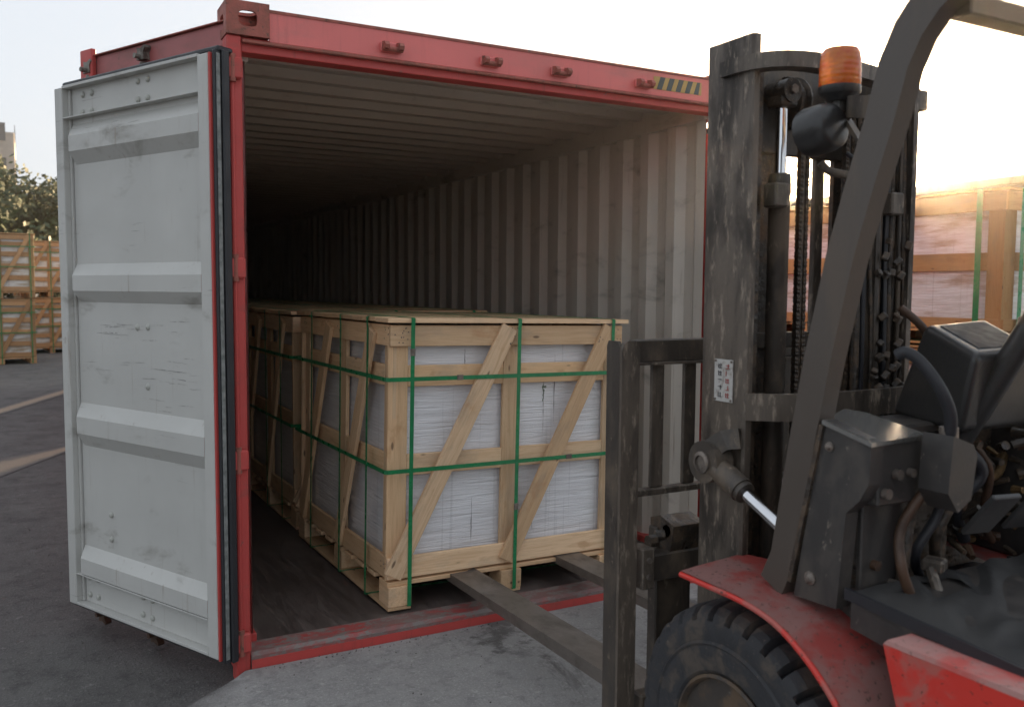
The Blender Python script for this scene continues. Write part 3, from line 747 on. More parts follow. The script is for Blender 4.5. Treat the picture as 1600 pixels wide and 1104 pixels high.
# stacks behind the forklift on the right
gr = 'crate stacks standing in the yard behind the forklift'
proto_b = make_crate('front lower crate of brown goods in the yard behind the forklift', 1.25, 1.30, 'b', gr)
lb = {(0,0): None, (0,1): 'front upper crate behind the forklift, wrapped brown boards and nailed corner post', (1,0): 'middle lower crate in the yard row behind the forklift', (1,1): 'middle upper crate in the yard row behind the mast', (2,0): 'rear lower crate in the yard row behind the mast', (2,1): 'rear upper crate seen between the mast rails',
      (3,0): 'rearmost lower crate at the far end of the right yard row', (3,1): 'rearmost upper crate at the far end of the right yard row'}
for (k, lv), lab in lb.items():
    o = proto_b if lab is None else copy_tree(proto_b)
    o.location = (6.0+.625, .69+.65+k*1.36, .02+lv*1.345-.30+.0); o.rotation_euler = (0,0,R(random.uniform(-.5,.5)))
    o.location.z = 0 if lv == 0 else 1.335
    o.scale = (1, 1, .86 if lv == 0 else .95); o.location.z = 0 if lv == 0 else 1.342*.86
    if lab: o['label'] = lab

# ------------------------------------------------------------------ forklift
F = empty('forklift', 'worn red and black forklift with raised mast lifting a crate into the container', 'forklift', (1.405,-2.4,0))
FO = Vector((1.405,-2.4,0))
def fobj(name, bm, mat, parent=None, smooth=None):
    """mesh given in world metres, stored relative to the forklift's base"""
    bmesh.ops.translate(bm, verts=bm.verts, vec=-FO)
    return obj(name, bm, mat, parent or F, smooth)
def FB(name, mat, a, b_, bev=.003, parent=None, smooth=None):
    bm = bmesh.new(); span(bm, a, b_, bev); return fobj(name, bm, mat, parent, smooth)
CX = 1.335
def mir(x): return 2*CX-x
# --- forks
for x0, x1 in ((1.0,1.14), (1.585,1.725)):
    bm = bmesh.new()
    prism(bm, [(-1.36,.245),(-1.36,.288),(-1.20,.296),(.95,.248),(1.02,.232),(1.02,.222),(.9,.216),(-1.20,.246)], 0, x0, x1)
    fk = fobj('fork', bm, M['fork'])
    bm = bmesh.new(); span(bm, (x0,-1.405,.245), (x1,-1.361,.86), .004); fobj('fork_shank', bm, M['steel'], fk)
    bm = bmesh.new(); prism(bm, [(-1.46,.80),(-1.36,.80),(-1.36,.885),(-1.41,.90),(-1.475,.88)], 0, x0-.0+.01, x1-.01); fobj('fork_hook', bm, M['grease'], fk)
    for k in range(5):
        bm = bmesh.new(); xx = x0-.06+.035*k; cyl(bm, (xx,-1.44+.012*(k%2),.835+.012*(k%3)), (xx+.026,-1.44,.835+.012*(k%3)), .020-.003*(k%2), n=8); fobj('fork_latch', bm, M['grease'], fk)
# --- carriage and load backrest
FB('carriage_bar', M['steel'], (.905,-1.465,.715), (mir(.905),-1.415,.80), .006)
FB('carriage_bar', M['steel'], (.905,-1.465,.28), (mir(.905),-1.415,.37), .006)
for x in (.905, mir(.905)-.035): 
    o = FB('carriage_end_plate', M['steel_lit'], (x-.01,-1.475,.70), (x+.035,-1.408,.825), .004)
    for z in (.79,.74):
        bm = bmesh.new(); cyl(bm, (x+.012,-1.476,z), (x+.012,-1.484,z), .009, n=8); fobj('bolt', bm, M['bolt'], o)
BR = FB('backrest_top_bar', M['steel'], (.880,-1.425,1.378), (mir(.880),-1.402,1.447), .004)
bm = bmesh.new(); span(bm, (.880,-1.45,1.372), (mir(.880),-1.4255,1.379)); fobj('backrest_top_lip', bm, M['steel_lit'], BR)
FB('backrest_lower_bar', M['steel_lit'], (.880,-1.44,.975), (mir(.880),-1.405,.995), .003)
for s in (0, 1):
    x0 = .818 if s == 0 else mir(.818)
    k = 1 if s == 0 else -1
    bm = bmesh.new()                                   # angle iron upright, rounded at the top
    prof = [(x0,.19),(x0,1.42),(x0+k*.008,1.440),(x0+k*.022,1.447),(x0+k*.046,1.447),(x0+k*.058,1.440),(x0+k*.064,1.42),(x0+k*.064,.19)]
    prism(bm, prof, 1, -1.462, -1.450); fobj('backrest_upright', bm, M['steel_lit'])
    bm = bmesh.new(); prism(bm, [(-1.449,.19),(-1.449,1.428),(-1.436,1.445),(-1.392,1.445),(-1.384,1.43),(-1.384,.19)], 0, x0 if s == 0 else x0-.012, x0+.012 if s == 0 else x0)
    fobj('backrest_web', bm, M['steel'])
for x in (.958, 1.082, 1.22, 1.36, 1.50, 1.64, 1.76):
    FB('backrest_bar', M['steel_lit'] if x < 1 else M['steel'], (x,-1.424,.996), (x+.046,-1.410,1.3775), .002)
# --- mast outer rails
for s in (0, 1):
    def X(x): return x if s == 0 else mir(x)
    def sp(a, b_):
        return (min(X(a[0]),X(b_[0])), a[1], a[2]), (max(X(a[0]),X(b_[0])), b_[1], b_[2])
    bm = bmesh.new(); zt = 2.268
    A = [(X(1.0),-1.60),(X(1.0),-1.765),(X(1.006),-1.772),(X(1.026),-1.772),(X(1.026),-1.752),(X(1.020),-1.752),(X(1.022),-1.622),(X(1.075),-1.622),(X(1.075),-1.60)]
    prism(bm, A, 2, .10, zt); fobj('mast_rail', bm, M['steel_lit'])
    bm = bmesh.new()
    A = [(X(1.030),-1.63),(X(1.030),-1.722),(X(1.088),-1.722),(X(1.088),-1.707),(X(1.046),-1.707),(X(1.046),-1.645),(X(1.215),-1.645),(X(1.215),-1.63)]
    prism(bm, A, 2, .12, 2.235); fobj('inner_mast_rail', bm, M['grease'])
    # lift cylinder
    cx = X(1.157)
    bm = bmesh.new(); lathe(bm, [(.024,.16),(.029,.17),(.029,1.86),(.032,1.865),(.032,1.905),(.029,1.918),(.016,1.92)], (cx,-1.722,0), 2, 24)
    cy = fobj('lift_cylinder', bm, M['steel'], smooth=35)
    bm = bmesh.new(); cyl(bm, (cx,-1.722,1.90), (cx,-1.722,2.12), .0165, n=24); fobj('chrome_rod', bm, M['chrome'], cy, 35)
    bm = bmesh.new(); cyl(bm, (cx,-1.762,2.140), (cx,-1.68,2.140), .033, n=24); span(bm, (cx-.030,-1.755,2.098), (cx+.030,-1.69,2.135), .006)
    fobj('rod_head', bm, M['grease'], cy, 35)
    bm = bmesh.new(); cyl(bm, (cx,-1.771,2.142), (cx,-1.763,2.142), .013, n=6); fobj('bolt', bm, M['bolt'], cy)
    # clamp between rail and cylinder
    a, b_ = sp((1.076,-1.790,1.82), (1.130,-1.74,1.885)); FB('cylinder_clamp', M['steel_lit'], a, b_, .005)
    # sheave and chain
    hx = X(1.245)
    bm = bmesh.new(); lathe(bm, [(.02,-.022),(.072,-.022),(.074,-.014),(.060,-.010),(.060,.010),(.074,.014),(.072,.022),(.02,.022)], (hx,-1.66,2.13), 0, 28)
    sh = fobj('chain_sheave', bm, M['grease'], smooth=35)
    bm = bmesh.new(); cyl(bm, (hx-.05,-1.66,2.13), (hx+.04,-1.66,2.13), .022, n=14); fobj('sheave_pin', bm, M['steel_lit'], sh, 35)
    bm = bmesh.new(); span(bm, (hx-.003,-1.728,.45), (hx+.003,-1.718,2.09)); ch = fobj('lift_chain', bm, M['grease'])
    bmk = bmesh.new()
    for sx in (-.015,-.009,.009,.015):
        lathe(bmk, [(.0005,-.002),(.0095,-.002),(.0095,.002),(.0005,.002)], (sx,0,.008), 0, 8)
        lathe(bmk, [(.0005,-.002),(.0095,-.002),(.0095,.002),(.0005,.002)], (sx,0,-.008), 0, 8)
        span(bmk, (sx-.002,-.0065,-.008), (sx+.002,.0065,.008))
    lme = bpy.data.meshes.new('chain_link'); bmk.to_mesh(lme); bmk.free(); lme.materials.append(M['grease'])
    for k in range(64):
        o = link('chain_link', lme, ch); o.location = Vector((hx,-1.723,.50+k*.0252))-FO
        o.rotation_euler = (0,0,0)
# top yoke: curved plate bulging backwards
def arc_plate(name, pts, z0, z1, th, mat):
    bm = bmesh.new(); n = len(pts); P = [Vector((x,y,0)) for x, y in pts]; ins = []
    for i in range(n):
        d = (P[min(i+1,n-1)]-P[max(i-1,0)]).normalized(); ins.append(P[i]+Vector((-d.y,d.x,0))*th)
    V = [[bm.verts.new((q.x,q.y,z)) for q in lst] for lst in (P, ins) for z in (z0, z1)]
    o0,o1,i0,i1 = V
    for i in range(n-1):
        bm.faces.new((o0[i],o0[i+1],o1[i+1],o1[i])); bm.faces.new((i0[i],i1[i],i1[i+1],i0[i+1]))
        bm.faces.new((o1[i],o1[i+1],i1[i+1],i1[i])); bm.faces.new((o0[i],i0[i],i0[i+1],o0[i+1]))
    for k in (0,n-1): bm.faces.new((o0[k],o1[k],i1[k],i0[k]))
    bmesh.ops.recalc_face_normals(bm, faces=bm.faces)
    return fobj(name, bm, mat, smooth=40)
def bez(pts, n=18):
    out = []
    for k in range(n+1):
        t_ = k/n; q = [Vector((*p_,0)) for p_ in pts]
        while len(q) > 1: q = [a.lerp(b_, t_) for a, b_ in zip(q, q[1:])]
        out.append((q[0].x, q[0].y))
    return out
yk = bez([(.985,-1.66),(.96,-1.86),(1.06,-1.92),(1.20,-1.885),(1.35,-1.855),(1.55,-1.82),(1.68,-1.80),(1.69,-1.66)])
arc_plate('mast_top_yoke', yk, 2.172, 2.212, .05, M['steel_lit'])
FB('mast_head_plate', M['steel'], (1.035,-1.655,1.985), (mir(1.035),-1.632,2.258), .003)
FB('mast_head_plate', M['steel_lit'], (mir(1.0)-.0,-1.76,2.14), (mir(1.0)+.05,-1.70,2.20), .003)
yk2 = [(1.003,-1.774)]+bez([(1.04,-1.80),(1.09,-1.865),(1.2,-1.862),(1.46,-1.862),(1.59,-1.865),(1.63,-1.80)])+[(1.667,-1.774)]
arc_plate('mast_lower_tie', yk2, 1.245, 1.318, .018, M['steel_lit'])
FB('mast_cross_member', M['steel'], (1.089,-1.665,1.43), (mir(1.089),-1.645,1.475), .003)
FB('mast_cross_member', M['steel'], (1.089,-1.665,.60), (mir(1.089),-1.645,.74), .003)
FB('mast_cross_member', M['steel'], (1.089,-1.70,.18), (mir(1.089),-1.64,.30), .003)
for x in (1.385, 1.512): FB('hose_guide_bar', M['steel_lit'], (x,-1.64,.75), (x+.038,-1.622,2.17), .003)
for k, x in enumerate((1.60,1.625,1.468)):
    bm = bmesh.new(); tube(bm, [(x,-1.72,2.12),(x+.01,-1.735,1.8),(x-.006,-1.73,1.4),(x+.012,-1.74,1.0),(x,-1.70,.5)], .010 if k < 2 else .008, 8); fobj('mast_hose', bm, M['grease'], smooth=60)
bm = bmesh.new(); tube(bm, [(1.36,-1.80,2.04),(1.37,-1.83,1.97),(1.45,-1.84,1.93),(1.50,-1.80,1.97),(1.50,-1.74,2.05)], .008, 8); fobj('mast_hose', bm, M['rubber'], smooth=60)
bm = bmesh.new(); tube(bm, [(1.50,-1.86,1.55),(1.56,-1.90,1.48),(1.60,-1.86,1.40),(1.60,-1.80,1.2)], .012, 8); fobj('mast_hose', bm, M['brown'], smooth=60)
rc_ = random.Random(31)
for k in range(9):
    x = 1.46+.022*k; bm = bmesh.new()
    tube(bm, [(x,-1.745-.01*(k%2),2.08),(x+rc_.uniform(-.012,.012),-1.75,1.75),(x+rc_.uniform(-.015,.015),-1.755,1.4),(x+rc_.uniform(-.02,.02),-1.75,1.05),(x,-1.72,.7)], rc_.uniform(.006,.010), 6)
    fobj('mast_hose', bm, M[('grease','rubber','grease','steel')[k%4]], smooth=60)
for k in range(26):
    z = rc_.uniform(1.25,1.75); x = rc_.uniform(1.50,1.64); bm = bmesh.new()
    box(bm, (x,-1.775,z), (rc_.uniform(.012,.03),.02,rc_.uniform(.01,.03)), Euler((rc_.random(),rc_.random(),rc_.random())).to_matrix(), .003); fobj('grease_lump', bm, M['grease'])
# grimy label on the rail
lb_ = FB('rail_label', M['white_sticker'], (.9965,-1.728,1.288), (.9985,-1.655,1.405), .0)
rr = random.Random(11)
for k in range(5):
    for cc_, (y0, mm) in enumerate(((-1.716,'ink_red'),(-1.686,'ink_black'))):
        z0_ = 1.300+k*.020
        for q in range(4):
            if rr.random() < .35: continue
            if q % 2: FB('label_print', M[mm], (.9945,y0+.004*q,z0_), (.996,y0+.004*q+.0018,z0_+.013), 0, lb_)
            else: FB('label_print', M[mm], (.9940,y0,z0_+.004*q), (.9955,y0+.014,z0_+.004*q+.0018), 0, lb_)
for y, z in ((-1.723,1.293),(-1.660,1.293),(-1.723,1.400),(-1.660,1.400)):
    bm = bmesh.new(); cyl(bm, (.9970,y,z), (.9935,y,z), .0032, n=8); fobj('rivet', bm, M['bolt'], lb_)
# tilt cylinder on the left
bm = bmesh.new(); cyl(bm, (.925,-1.695,1.125), (.985,-1.695,1.125), .058, n=28); cyl(bm, (.985,-1.695,1.125), (1.0,-1.695,1.125), .030, n=20)
tc = fobj('tilt_cylinder_eye', bm, M['steel'], smooth=35)
bm = bmesh.new(); lathe(bm, [(.030,.9245),(.030,.918),(.020,.915),(.020,.921),(.0,.921)], (0,-1.695,1.125), 0, 20); fobj('pivot_pin', bm, M['bolt'], tc, 35)
bm = bmesh.new(); sweep(bm, [(.952,-1.69,1.150),(.975,-1.735,1.188),(.998,-1.765,1.195)], .055, .05, (0,.3,1)); fobj('pivot_bracket', bm, M['steel'], tc)
e0 = Vector((.955,-1.695,1.125)); dd = (Vector((.955,-1.93,1.018))-e0).normalized()
bm = bmesh.new(); cyl(bm, e0+dd*.04, e0+dd*.135, .034, n=20); cyl(bm, e0+dd*.135, e0+dd*.150, .030, n=20); fobj('rod_clevis', bm, M['steel'], tc, 35)
bm = bmesh.new(); cyl(bm, e0+dd*.145, e0+dd*.50, .017, n=20); fobj('chrome_rod', bm, M['chrome'], tc, 35)
# --- overhead guard
pil = [(-1.985,.872),(-2.02,.95),(-2.073,1.26),(-2.108,1.44),(-2.163,1.673),(-2.205,1.810),(-2.253,1.952),(-2.284,2.062),(-2.318,2.128),(-2.365,2.180),(-2.44,2.222),(-2.55,2.248),(-2.75,2.262),(-3.6,2.262)]
for x in (.925, mir(.925)):
    bm = bmesh.new(); sweep(bm, [(x,y,z) for y, z in pil], .050, .076, (1,0,0)); 
    bmesh.ops.bevel(bm, geom=[e for e in bm.edges if len(e.link_faces) == 2 and e.calc_face_angle() > .8], offset=.006, segments=2, affect='EDGES')
    fobj('guard_pillar', bm, M['pillar'], smooth=30)
FB('guard_front_bar', M['pillar'], (.951,-2.42,2.138), (mir(.951),-2.37,2.180), .004)
for k in range(6):
    FB('guard_roof_bar', M['pillar'], (.951,-2.62-.17*k,2.25), (mir(.951),-2.59-.17*k,2.275), .003)
for x in (.93, mir(.93)): 
    bm = bmesh.new(); sweep(bm, [(x,-3.58,2.24),(x,-3.72,1.7),(x,-3.78,1.05)], .05, .06, (1,0,0)); fobj('guard_rear_pillar', bm, M['pillar'])
# narrow step strip and bolts along the pillar foot
bm = bmesh.new(); sweep(bm, [(.912,-2.045,.90),(.912,-2.128,1.29)], .028, .012, (1,0,0)); fobj('pillar_strip', bm, M['grease'])
# --- front left body cover
bm = bmesh.new()
prism(bm, [(-2.130,1.300),(-2.262,1.268),(-2.258,1.175),(-2.235,1.135),(-2.200,1.100),(-2.182,.875),(-2.055,.868)], 0, .905, .945)
fobj('cover_side_panel', bm, M['panel'])
FB('cover_box', M['panel'], (.946,-2.250,1.12), (1.095,-2.03,1.268), .004)
bm = bmesh.new()
a = [(.900,-2.128,1.3015),(1.10,-2.02,1.302),(1.13,-2.06,1.296),(1.10,-2.255,1.272),(.900,-2.266,1.270)]
vt = [bm.verts.new(p_) for p_ in a]; vb = [bm.verts.new((x,y,z-.010)) for x,y,z in a]
bm.faces.new(vt); bm.faces.new(vb[::-1])
for i in range(5): bm.faces.new((vt[i], vb[i], vb[(i+1)%5], vt[(i+1)%5]))
bmesh.ops.recalc_face_normals(bm, faces=bm.faces); fobj('cover_top_plate', bm, M['cover_top'])
for y, z, r_ in ((-2.150,1.243,.009), (-2.105,.925,.013)):
    bm = bmesh.new(); lathe(bm, [(r_*1.25,.9045),(r_*1.25,.901),(r_,.900),(r_*.6,.893),(0,.892)], (0,y,z), 0, 12); fobj('bolt', bm, M['bolt'])
# dark inner side with small fittings
FB('inner_panel', M['panel'], (.960,-2.20,.87), (1.10,-2.185,1.12), .003)
for x, z, r_, mm in ((1.0,1.19,.012,'bolt'),(1.045,1.19,.010,'bolt'),(.965,1.15,.012,'bolt'),(1.0,.97,.012,'brown'),(1.06,.92,.010,'bolt')):
    bm = bmesh.new(); y = -2.251 if z > 1.12 else -2.201; cyl(bm, (x,y,z), (x,y-.014,z), r_, n=10); fobj('fitting', bm, M[mm], smooth=40)
# connector with thick curved hose
bm = bmesh.new(); prism(bm, [(1.055,1.285),(1.125,1.262),(1.14,1.235),(1.125,1.14),(1.08,1.115),(1.045,1.16)], 1, -2.35, -2.275); fobj('hose_connector', bm, M['panel'])
bm = bmesh.new(); tube(bm, [(.985,-2.255,1.455),(.993,-2.272,1.463),(1.012,-2.295,1.442),(1.035,-2.325,1.39),(1.062,-2.335,1.33),(1.075,-2.325,1.27)], .0135, 12); fobj('thick_hose', bm, M['rubber'], smooth=60)
bm = bmesh.new(); cyl(bm, (1.078,-2.322,1.275), (1.078,-2.322,1.30), .020, n=14); fobj('hose_collar', bm, M['bolt'], smooth=40)
# small mirror-bracket of twisted hoses near the panel
for k, (pts, r_, mm) in enumerate([
    ([(1.08,-2.27,1.15),(1.04,-2.24,1.06),(1.02,-2.26,.98),(1.05,-2.27,.90)], .012, 'brown'),
    ([(1.12,-2.25,1.17),(1.10,-2.22,1.08),(1.08,-2.22,.97),(1.09,-2.2,.88)], .014, 'grease'),
    ([(1.16,-2.24,1.2),(1.20,-2.22,1.08),(1.15,-2.2,.98),(1.22,-2.16,.90)], .012, 'rubber'),
    ([(1.25,-2.22,1.22),(1.28,-2.20,1.1),(1.25,-2.18,1.0),(1.30,-2.15,.90)], .014, 'grease'),
    ([(1.35,-2.16,1.22),(1.42,-2.18,1.14),(1.38,-2.14,1.05),(1.45,-2.12,.95)], .016, 'rubber'),
    ([(1.42,-2.14,1.22),(1.50,-2.15,1.13),(1.52,-2.12,1.0),(1.60,-2.1,.92)], .010, 'brown'),
    ([(1.3,-2.12,1.18),(1.45,-2.1,1.12),(1.6,-2.1,1.1),(1.72,-2.05,1.15)], .012, 'brass')]):
    bm = bmesh.new(); tube(bm, pts, r_, 8); fobj('hydraulic_hose', bm, M[mm], smooth=60)
rr = random.Random(21)
for k in range(90):
    x = rr.uniform(1.18,1.82); z = rr.uniform(.90,1.22); y = -2.02-rr.uniform(0,.12); r_ = rr.uniform(.006,.018)
    bm = bmesh.new(); d = Vector((rr.uniform(-1,1), -1, rr.uniform(-.6,.6))).normalized()*rr.uniform(.02,.05)
    cyl(bm, (x,y,z), Vector((x,y,z))+d, r_, r_*rr.uniform(.6,1), n=rr.choice((6,8,12))); fobj('valve_fitting', bm, M[rr.choice(('brass','brown','grease','grease','steel','grease'))], smooth=40)
for k, (a, b_) in enumerate((((1.40,-2.02,.92),(1.82,-1.90,1.22)), ((1.12,-2.14,.87),(1.36,-1.95,1.10)), ((1.15,-2.0,1.10),(1.83,-1.88,1.20)))):
    FB('valve_block', M['grease'], a, b_, .012)
# dashboard cowl
bm = bmesh.new()
HX = [(1.29,-2.20,1.25),(1.58,-2.20,1.25),(1.74,-1.90,1.26),(1.40,-1.92,1.26),(1.275,-2.25,1.448),(1.56,-2.235,1.452),(1.71,-1.975,1.522),(1.375,-2.035,1.512)]
hv = [bm.verts.new(p_) for p_ in HX]
for q in ((0,1,2,3),(4,5,6,7),(0,1,5,4),(1,2,6,5),(2,3,7,6),(3,0,4,7)): bm.faces.new([hv[k] for k in q])
bmesh.ops.recalc_face_normals(bm, faces=bm.faces)
bmesh.ops.bevel(bm, geom=bm.edges[:], offset=.024, segments=4, profile=.6, affect='EDGES')
cw = fobj('dashboard_cowl', bm, M['plastic'], smooth=40)
bm = bmesh.new(); T_ = [Vector(HX[k]) for k in (4,5,6,7)]; cen = sum(T_, Vector())/4
q = [cen+(p_-cen)*.74+Vector((0,0,.003)) for p_ in T_]
vt = [bm.verts.new(p_) for p_ in q]; vb = [bm.verts.new(p_-Vector((0,0,.010))) for p_ in q]
bm.faces.new(vt); bm.faces.new(vb[::-1])
for i in range(4): bm.faces.new((vt[i], vb[i], vb[(i+1)%4], vt[(i+1)%4]))
bmesh.ops.recalc_face_normals(bm, faces=bm.faces); bmesh.ops.bevel(bm, geom=bm.edges[:], offset=.002, segments=1, affect='EDGES')
fobj('display_pad', bm, M['pad_rubber'], cw)
FB('firewall', M['grease'], (1.10,-1.93,.60), (mir(.80),-1.905,1.24), .004)
FB('firewall', M['grease'], (1.00,-2.16,.75), (1.12,-1.93,.90), .004)
FB('dash_shelf', M['panel'], (1.10,-2.10,1.235), (1.40,-1.95,1.262), .006)
# steering column and wheel
bm = bmesh.new(); cyl(bm, (1.36,-2.13,1.18), (1.415,-2.46,1.81), .030, n=18); fobj('steering_column', bm, M['plastic'], smooth=40)
bm = bmesh.new(); cyl(bm, (1.42,-2.10,1.16), (1.42,-2.27,1.50), .012, n=10); lathe(bm, [(.0,1.545),(.018,1.535),(.022,1.515),(.014,1.495)], (1.42,-2.275,0), 2, 12); fobj('control_lever', bm, M['plastic'], smooth=50)
bm = bmesh.new()
cc = Vector((1.42,-2.47,1.82)); nn = Vector((0,-.43,.90)).normalized(); ux = Vector((1,0,0)); uy = nn.cross(ux)
ring = [cc+(ux*math.cos(a)+uy*math.sin(a))*.15 for a in [2*math.pi*k/28 for k in range(29)]]
tube(bm, ring, .014, 8); fobj('steering_wheel', bm, M['plastic'], smooth=60)
# --- floor, mat, riser
bm = bmesh.new(); nx, ny = 110, 90
def mat_h(x, y):
    q = .35-1.5*abs(mn.noise(Vector((x*3.2+y*2.4, y*11-x*7, .3))))**.8+mn.noise(Vector((x*7+y*4, y*22-x*14, 1.3)))*.3
    ed = min(1, (x-.925)*9)
    return q*.017*max(0, ed)
g = [[bm.verts.new((.925+(.94)*i/nx, -2.215-(.85)*j/ny, .925+(-.055)*(j/ny)+mat_h(.925+.94*i/nx, -2.215-.85*j/ny))) for j in range(ny+1)] for i in range(nx+1)]
for i in range(nx):
    for j in range(ny):
        xx, yy = g[i][j].co.x, g[i][j].co.y
        if 1.10 < xx < 1.20 and -2.30 < yy < -2.24: continue        # pedal slot
        bm.faces.new((g[i][j], g[i][j+1], g[i+1][j+1], g[i+1][j]))
bmesh.ops.solidify(bm, geom=bm.faces[:], thickness=.010); bmesh.ops.recalc_face_normals(bm, faces=bm.faces)
fobj('floor_mat', bm, M['mat'], smooth=50)
bm = bmesh.new(); prism(bm, [(-2.212,.84),(-2.212,.918),(-3.06,.862),(-3.06,.74)], 0, .918, 1.87); fobj('floor_step', bm, M['panel'])
bm = bmesh.new(); prism(bm, [(-2.20,.905),(-2.20,.930),(-3.06,.872),(-3.06,.848)], 0, .908, .9175); fobj('step_edge_trim', bm, M['rubber'])
for x, y, z, a in ((1.40,-2.22,1.045,.5), (1.60,-2.20,1.03,.45)):
    bm = bmesh.new(); box(bm, (x,y,z), (.085,.15,.014), Euler((R(-50),0,R(-12))).to_matrix(), .003); pd = fobj('pedal', bm, M['mat'])
    bm = bmesh.new(); cyl(bm, (x,y+.03,z+.01), (x,y+.12,z-.06), .008, n=8); fobj('pedal_arm', bm, M['steel'], pd)
bm = bmesh.new(); box(bm, (1.17,-2.235,.955), (.05,.05,.03), Euler((0,0,.4)).to_matrix(), .006); cyl(bm, (1.15,-2.24,.95), (1.13,-2.28,.90), .012, n=8); fobj('brake_link', bm, M['steel_lit'])
# --- red body side and fender
bm = bmesh.new()
prism(bm, [(-2.362,.873),(-3.9,.89),(-3.9,.25),(-2.72,.25),(-2.56,.42),(-2.44,.62)], 0, .838, .846)
fobj('body_side_panel', bm, M['fender_red'])
bm = bmesh.new(); prism(bm, [(-2.362,.873),(-3.9,.89),(-3.9,.25),(-2.72,.25),(-2.56,.42),(-2.44,.62)], 0, mir(.846), mir(.838)); fobj('body_side_panel', bm, M['fender_red'])
FB('right_cover', M['panel'], (mir(.97),-2.28,.86), (mir(.90),-1.95,1.30), .01)
bm = bmesh.new(); prism(bm, [(-2.362,.8735),(-2.372,.885),(-3.9,.900),(-3.9,.8905)], 0, .838, .914); fobj('body_top_flange', bm, M['fender'])
FB('body_frame', M['panel'], (.86,-3.9,.25), (mir(.86),-2.45,.73), .01)
FB('front_frame', M['panel'], (1.10,-2.45,.25), (mir(1.10),-1.82,.82), .01)
for s in (0, 1):
    k = 1 if s == 0 else -1
    def X(x): return x if s == 0 else mir(x)
    # fender as a bent strip: (y, z_outer, z_inner, x_inner)
    st = [(-1.770,.862,.874,1.02),(-1.86,.862,.872,1.06),(-1.98,.862,.868,1.06),(-2.07,.852,.860,1.06),(-2.13,.834,.846,1.06),(-2.185,.806,.826,1.04),(-2.235,.772,.80,1.02),(-2.285,.728,.762,1.0),(-2.33,.675,.72,.98),(-2.375,.60,.66,.96),(-2.41,.50,.57,.95),(-2.43,.40,.46,.95)]
    bm = bmesh.new(); rows = []
    for i, (y, zo, zi, xi) in enumerate(st):
        xo = .795+.0*i
        row = [bm.verts.new((X(xo), y-.004, zo-.012)), bm.verts.new((X(xo), y, zo)), bm.verts.new((X(xo+.05), y+.001, zo+(zi-zo)*.35)), bm.verts.new((X(xi), y+.01, zi))]
        rows.append(row)
    for a, b_ in zip(rows, rows[1:]):
        for j in range(3): bm.faces.new((a[j], a[j+1], b_[j+1], b_[j]))
    bmesh.ops.solidify(bm, geom=bm.faces[:], thickness=.006 if s == 0 else -.006); bmesh.ops.recalc_face_normals(bm, faces=bm.faces)
    fobj('fender', bm, M['fender'], smooth=35)
    bm = bmesh.new()                                      # bright rolled rim of the fender
    tube(bm, [(X(.792), y-.004, zo-.008) for y, zo, zi, xi in st], .0075, 8); fobj('fender_rim', bm, M['fender_red'], smooth=60)
    bm = bmesh.new(); prism(bm, [(-2.34,.868),(-2.10,.868),(-2.10,.84),(-2.28,.79),(-2.37,.70),(-2.44,.55),(-2.44,.868)], 0, min(X(.985),X(1.0)), max(X(.985),X(1.0))); fobj('wheel_arch_plate', bm, M['panel'])
# --- tyres
def tyre(cx, cy, cz, Ro, wd, parent_name='front_wheel'):
    bm = bmesh.new(); h = wd/2; n = 32*6; k_ = Ro/.365
    prof = [(.185*k_,-h+.018),(.20*k_,-h+.006),(.235*k_,-h),(.262*k_,-h+.001),(.268*k_,-h-.003),(.275*k_,-h+.003),(.305*k_,-h-.001),(.325*k_,-h+.004)]
    sh_ = [(.343*k_,-h+.012),(.358*k_,-h+.030),(.365*k_,-h+.060)]
    full = prof+sh_+[(.366*k_,-h+.10)]; full = full+[(r_, -w) for r_, w in full[::-1]]
    rings = []
    for i, (r_, w) in enumerate(full):
        ring = []
        for j in range(n):
            a = 2*math.pi*j/n; rr_ = r_; ww = w
            if 8 <= i <= 10 or len(full)-11 <= i <= len(full)-9:
                if j % 6 == 0: rr_ = r_-.030*k_; ww = w*.93
                elif j % 6 in (1, 5): rr_ = r_-.002
            ring.append(bm.verts.new((cx+ww, cy+math.cos(a)*rr_, cz+math.sin(a)*rr_)))
        rings.append(ring)
    for a, b_ in zip(rings, rings[1:]):
        for j in range(n): bm.faces.new((a[j], a[(j+1)%n], b_[(j+1)%n], b_[j]))
    bmesh.ops.recalc_face_normals(bm, faces=bm.faces)
    ty = fobj('tyre', bm, M['tyre'], smooth=22)
    sg = -1 if cx < CX else 1
    bm = bmesh.new()
    rp = [(.186,.095),(.190,.108),(.182,.112),(.176,.104),(.170,.07),(.160,.045),(.13,.035),(.118,.037),(.115,.060),(.060,.064),(.055,.085),(.03,.09),(0,.09)]
    lathe(bm, [(r_*k_, sg*w*k_) for r_, w in rp], (cx,cy,cz), 0, 40); fobj('rim', bm, M['rim'], ty, 35)
    for q in range(6):
        a = q*math.pi/3+.3; bm = bmesh.new(); y, z = cy+math.cos(a)*.09*k_, cz+math.sin(a)*.09*k_
        cyl(bm, (cx+sg*.055*k_,y,z), (cx+sg*.078*k_,y,z), .011*k_, n=6); fobj('wheel_nut', bm, M['bolt'], ty)
    return ty
tyre(.945,-1.905,.425,.365,.23); tyre(mir(.945),-1.905,.425,.365,.23)
tyre(.98,-3.45,.325,.265,.17); tyre(mir(.98),-3.45,.325,.265,.17)
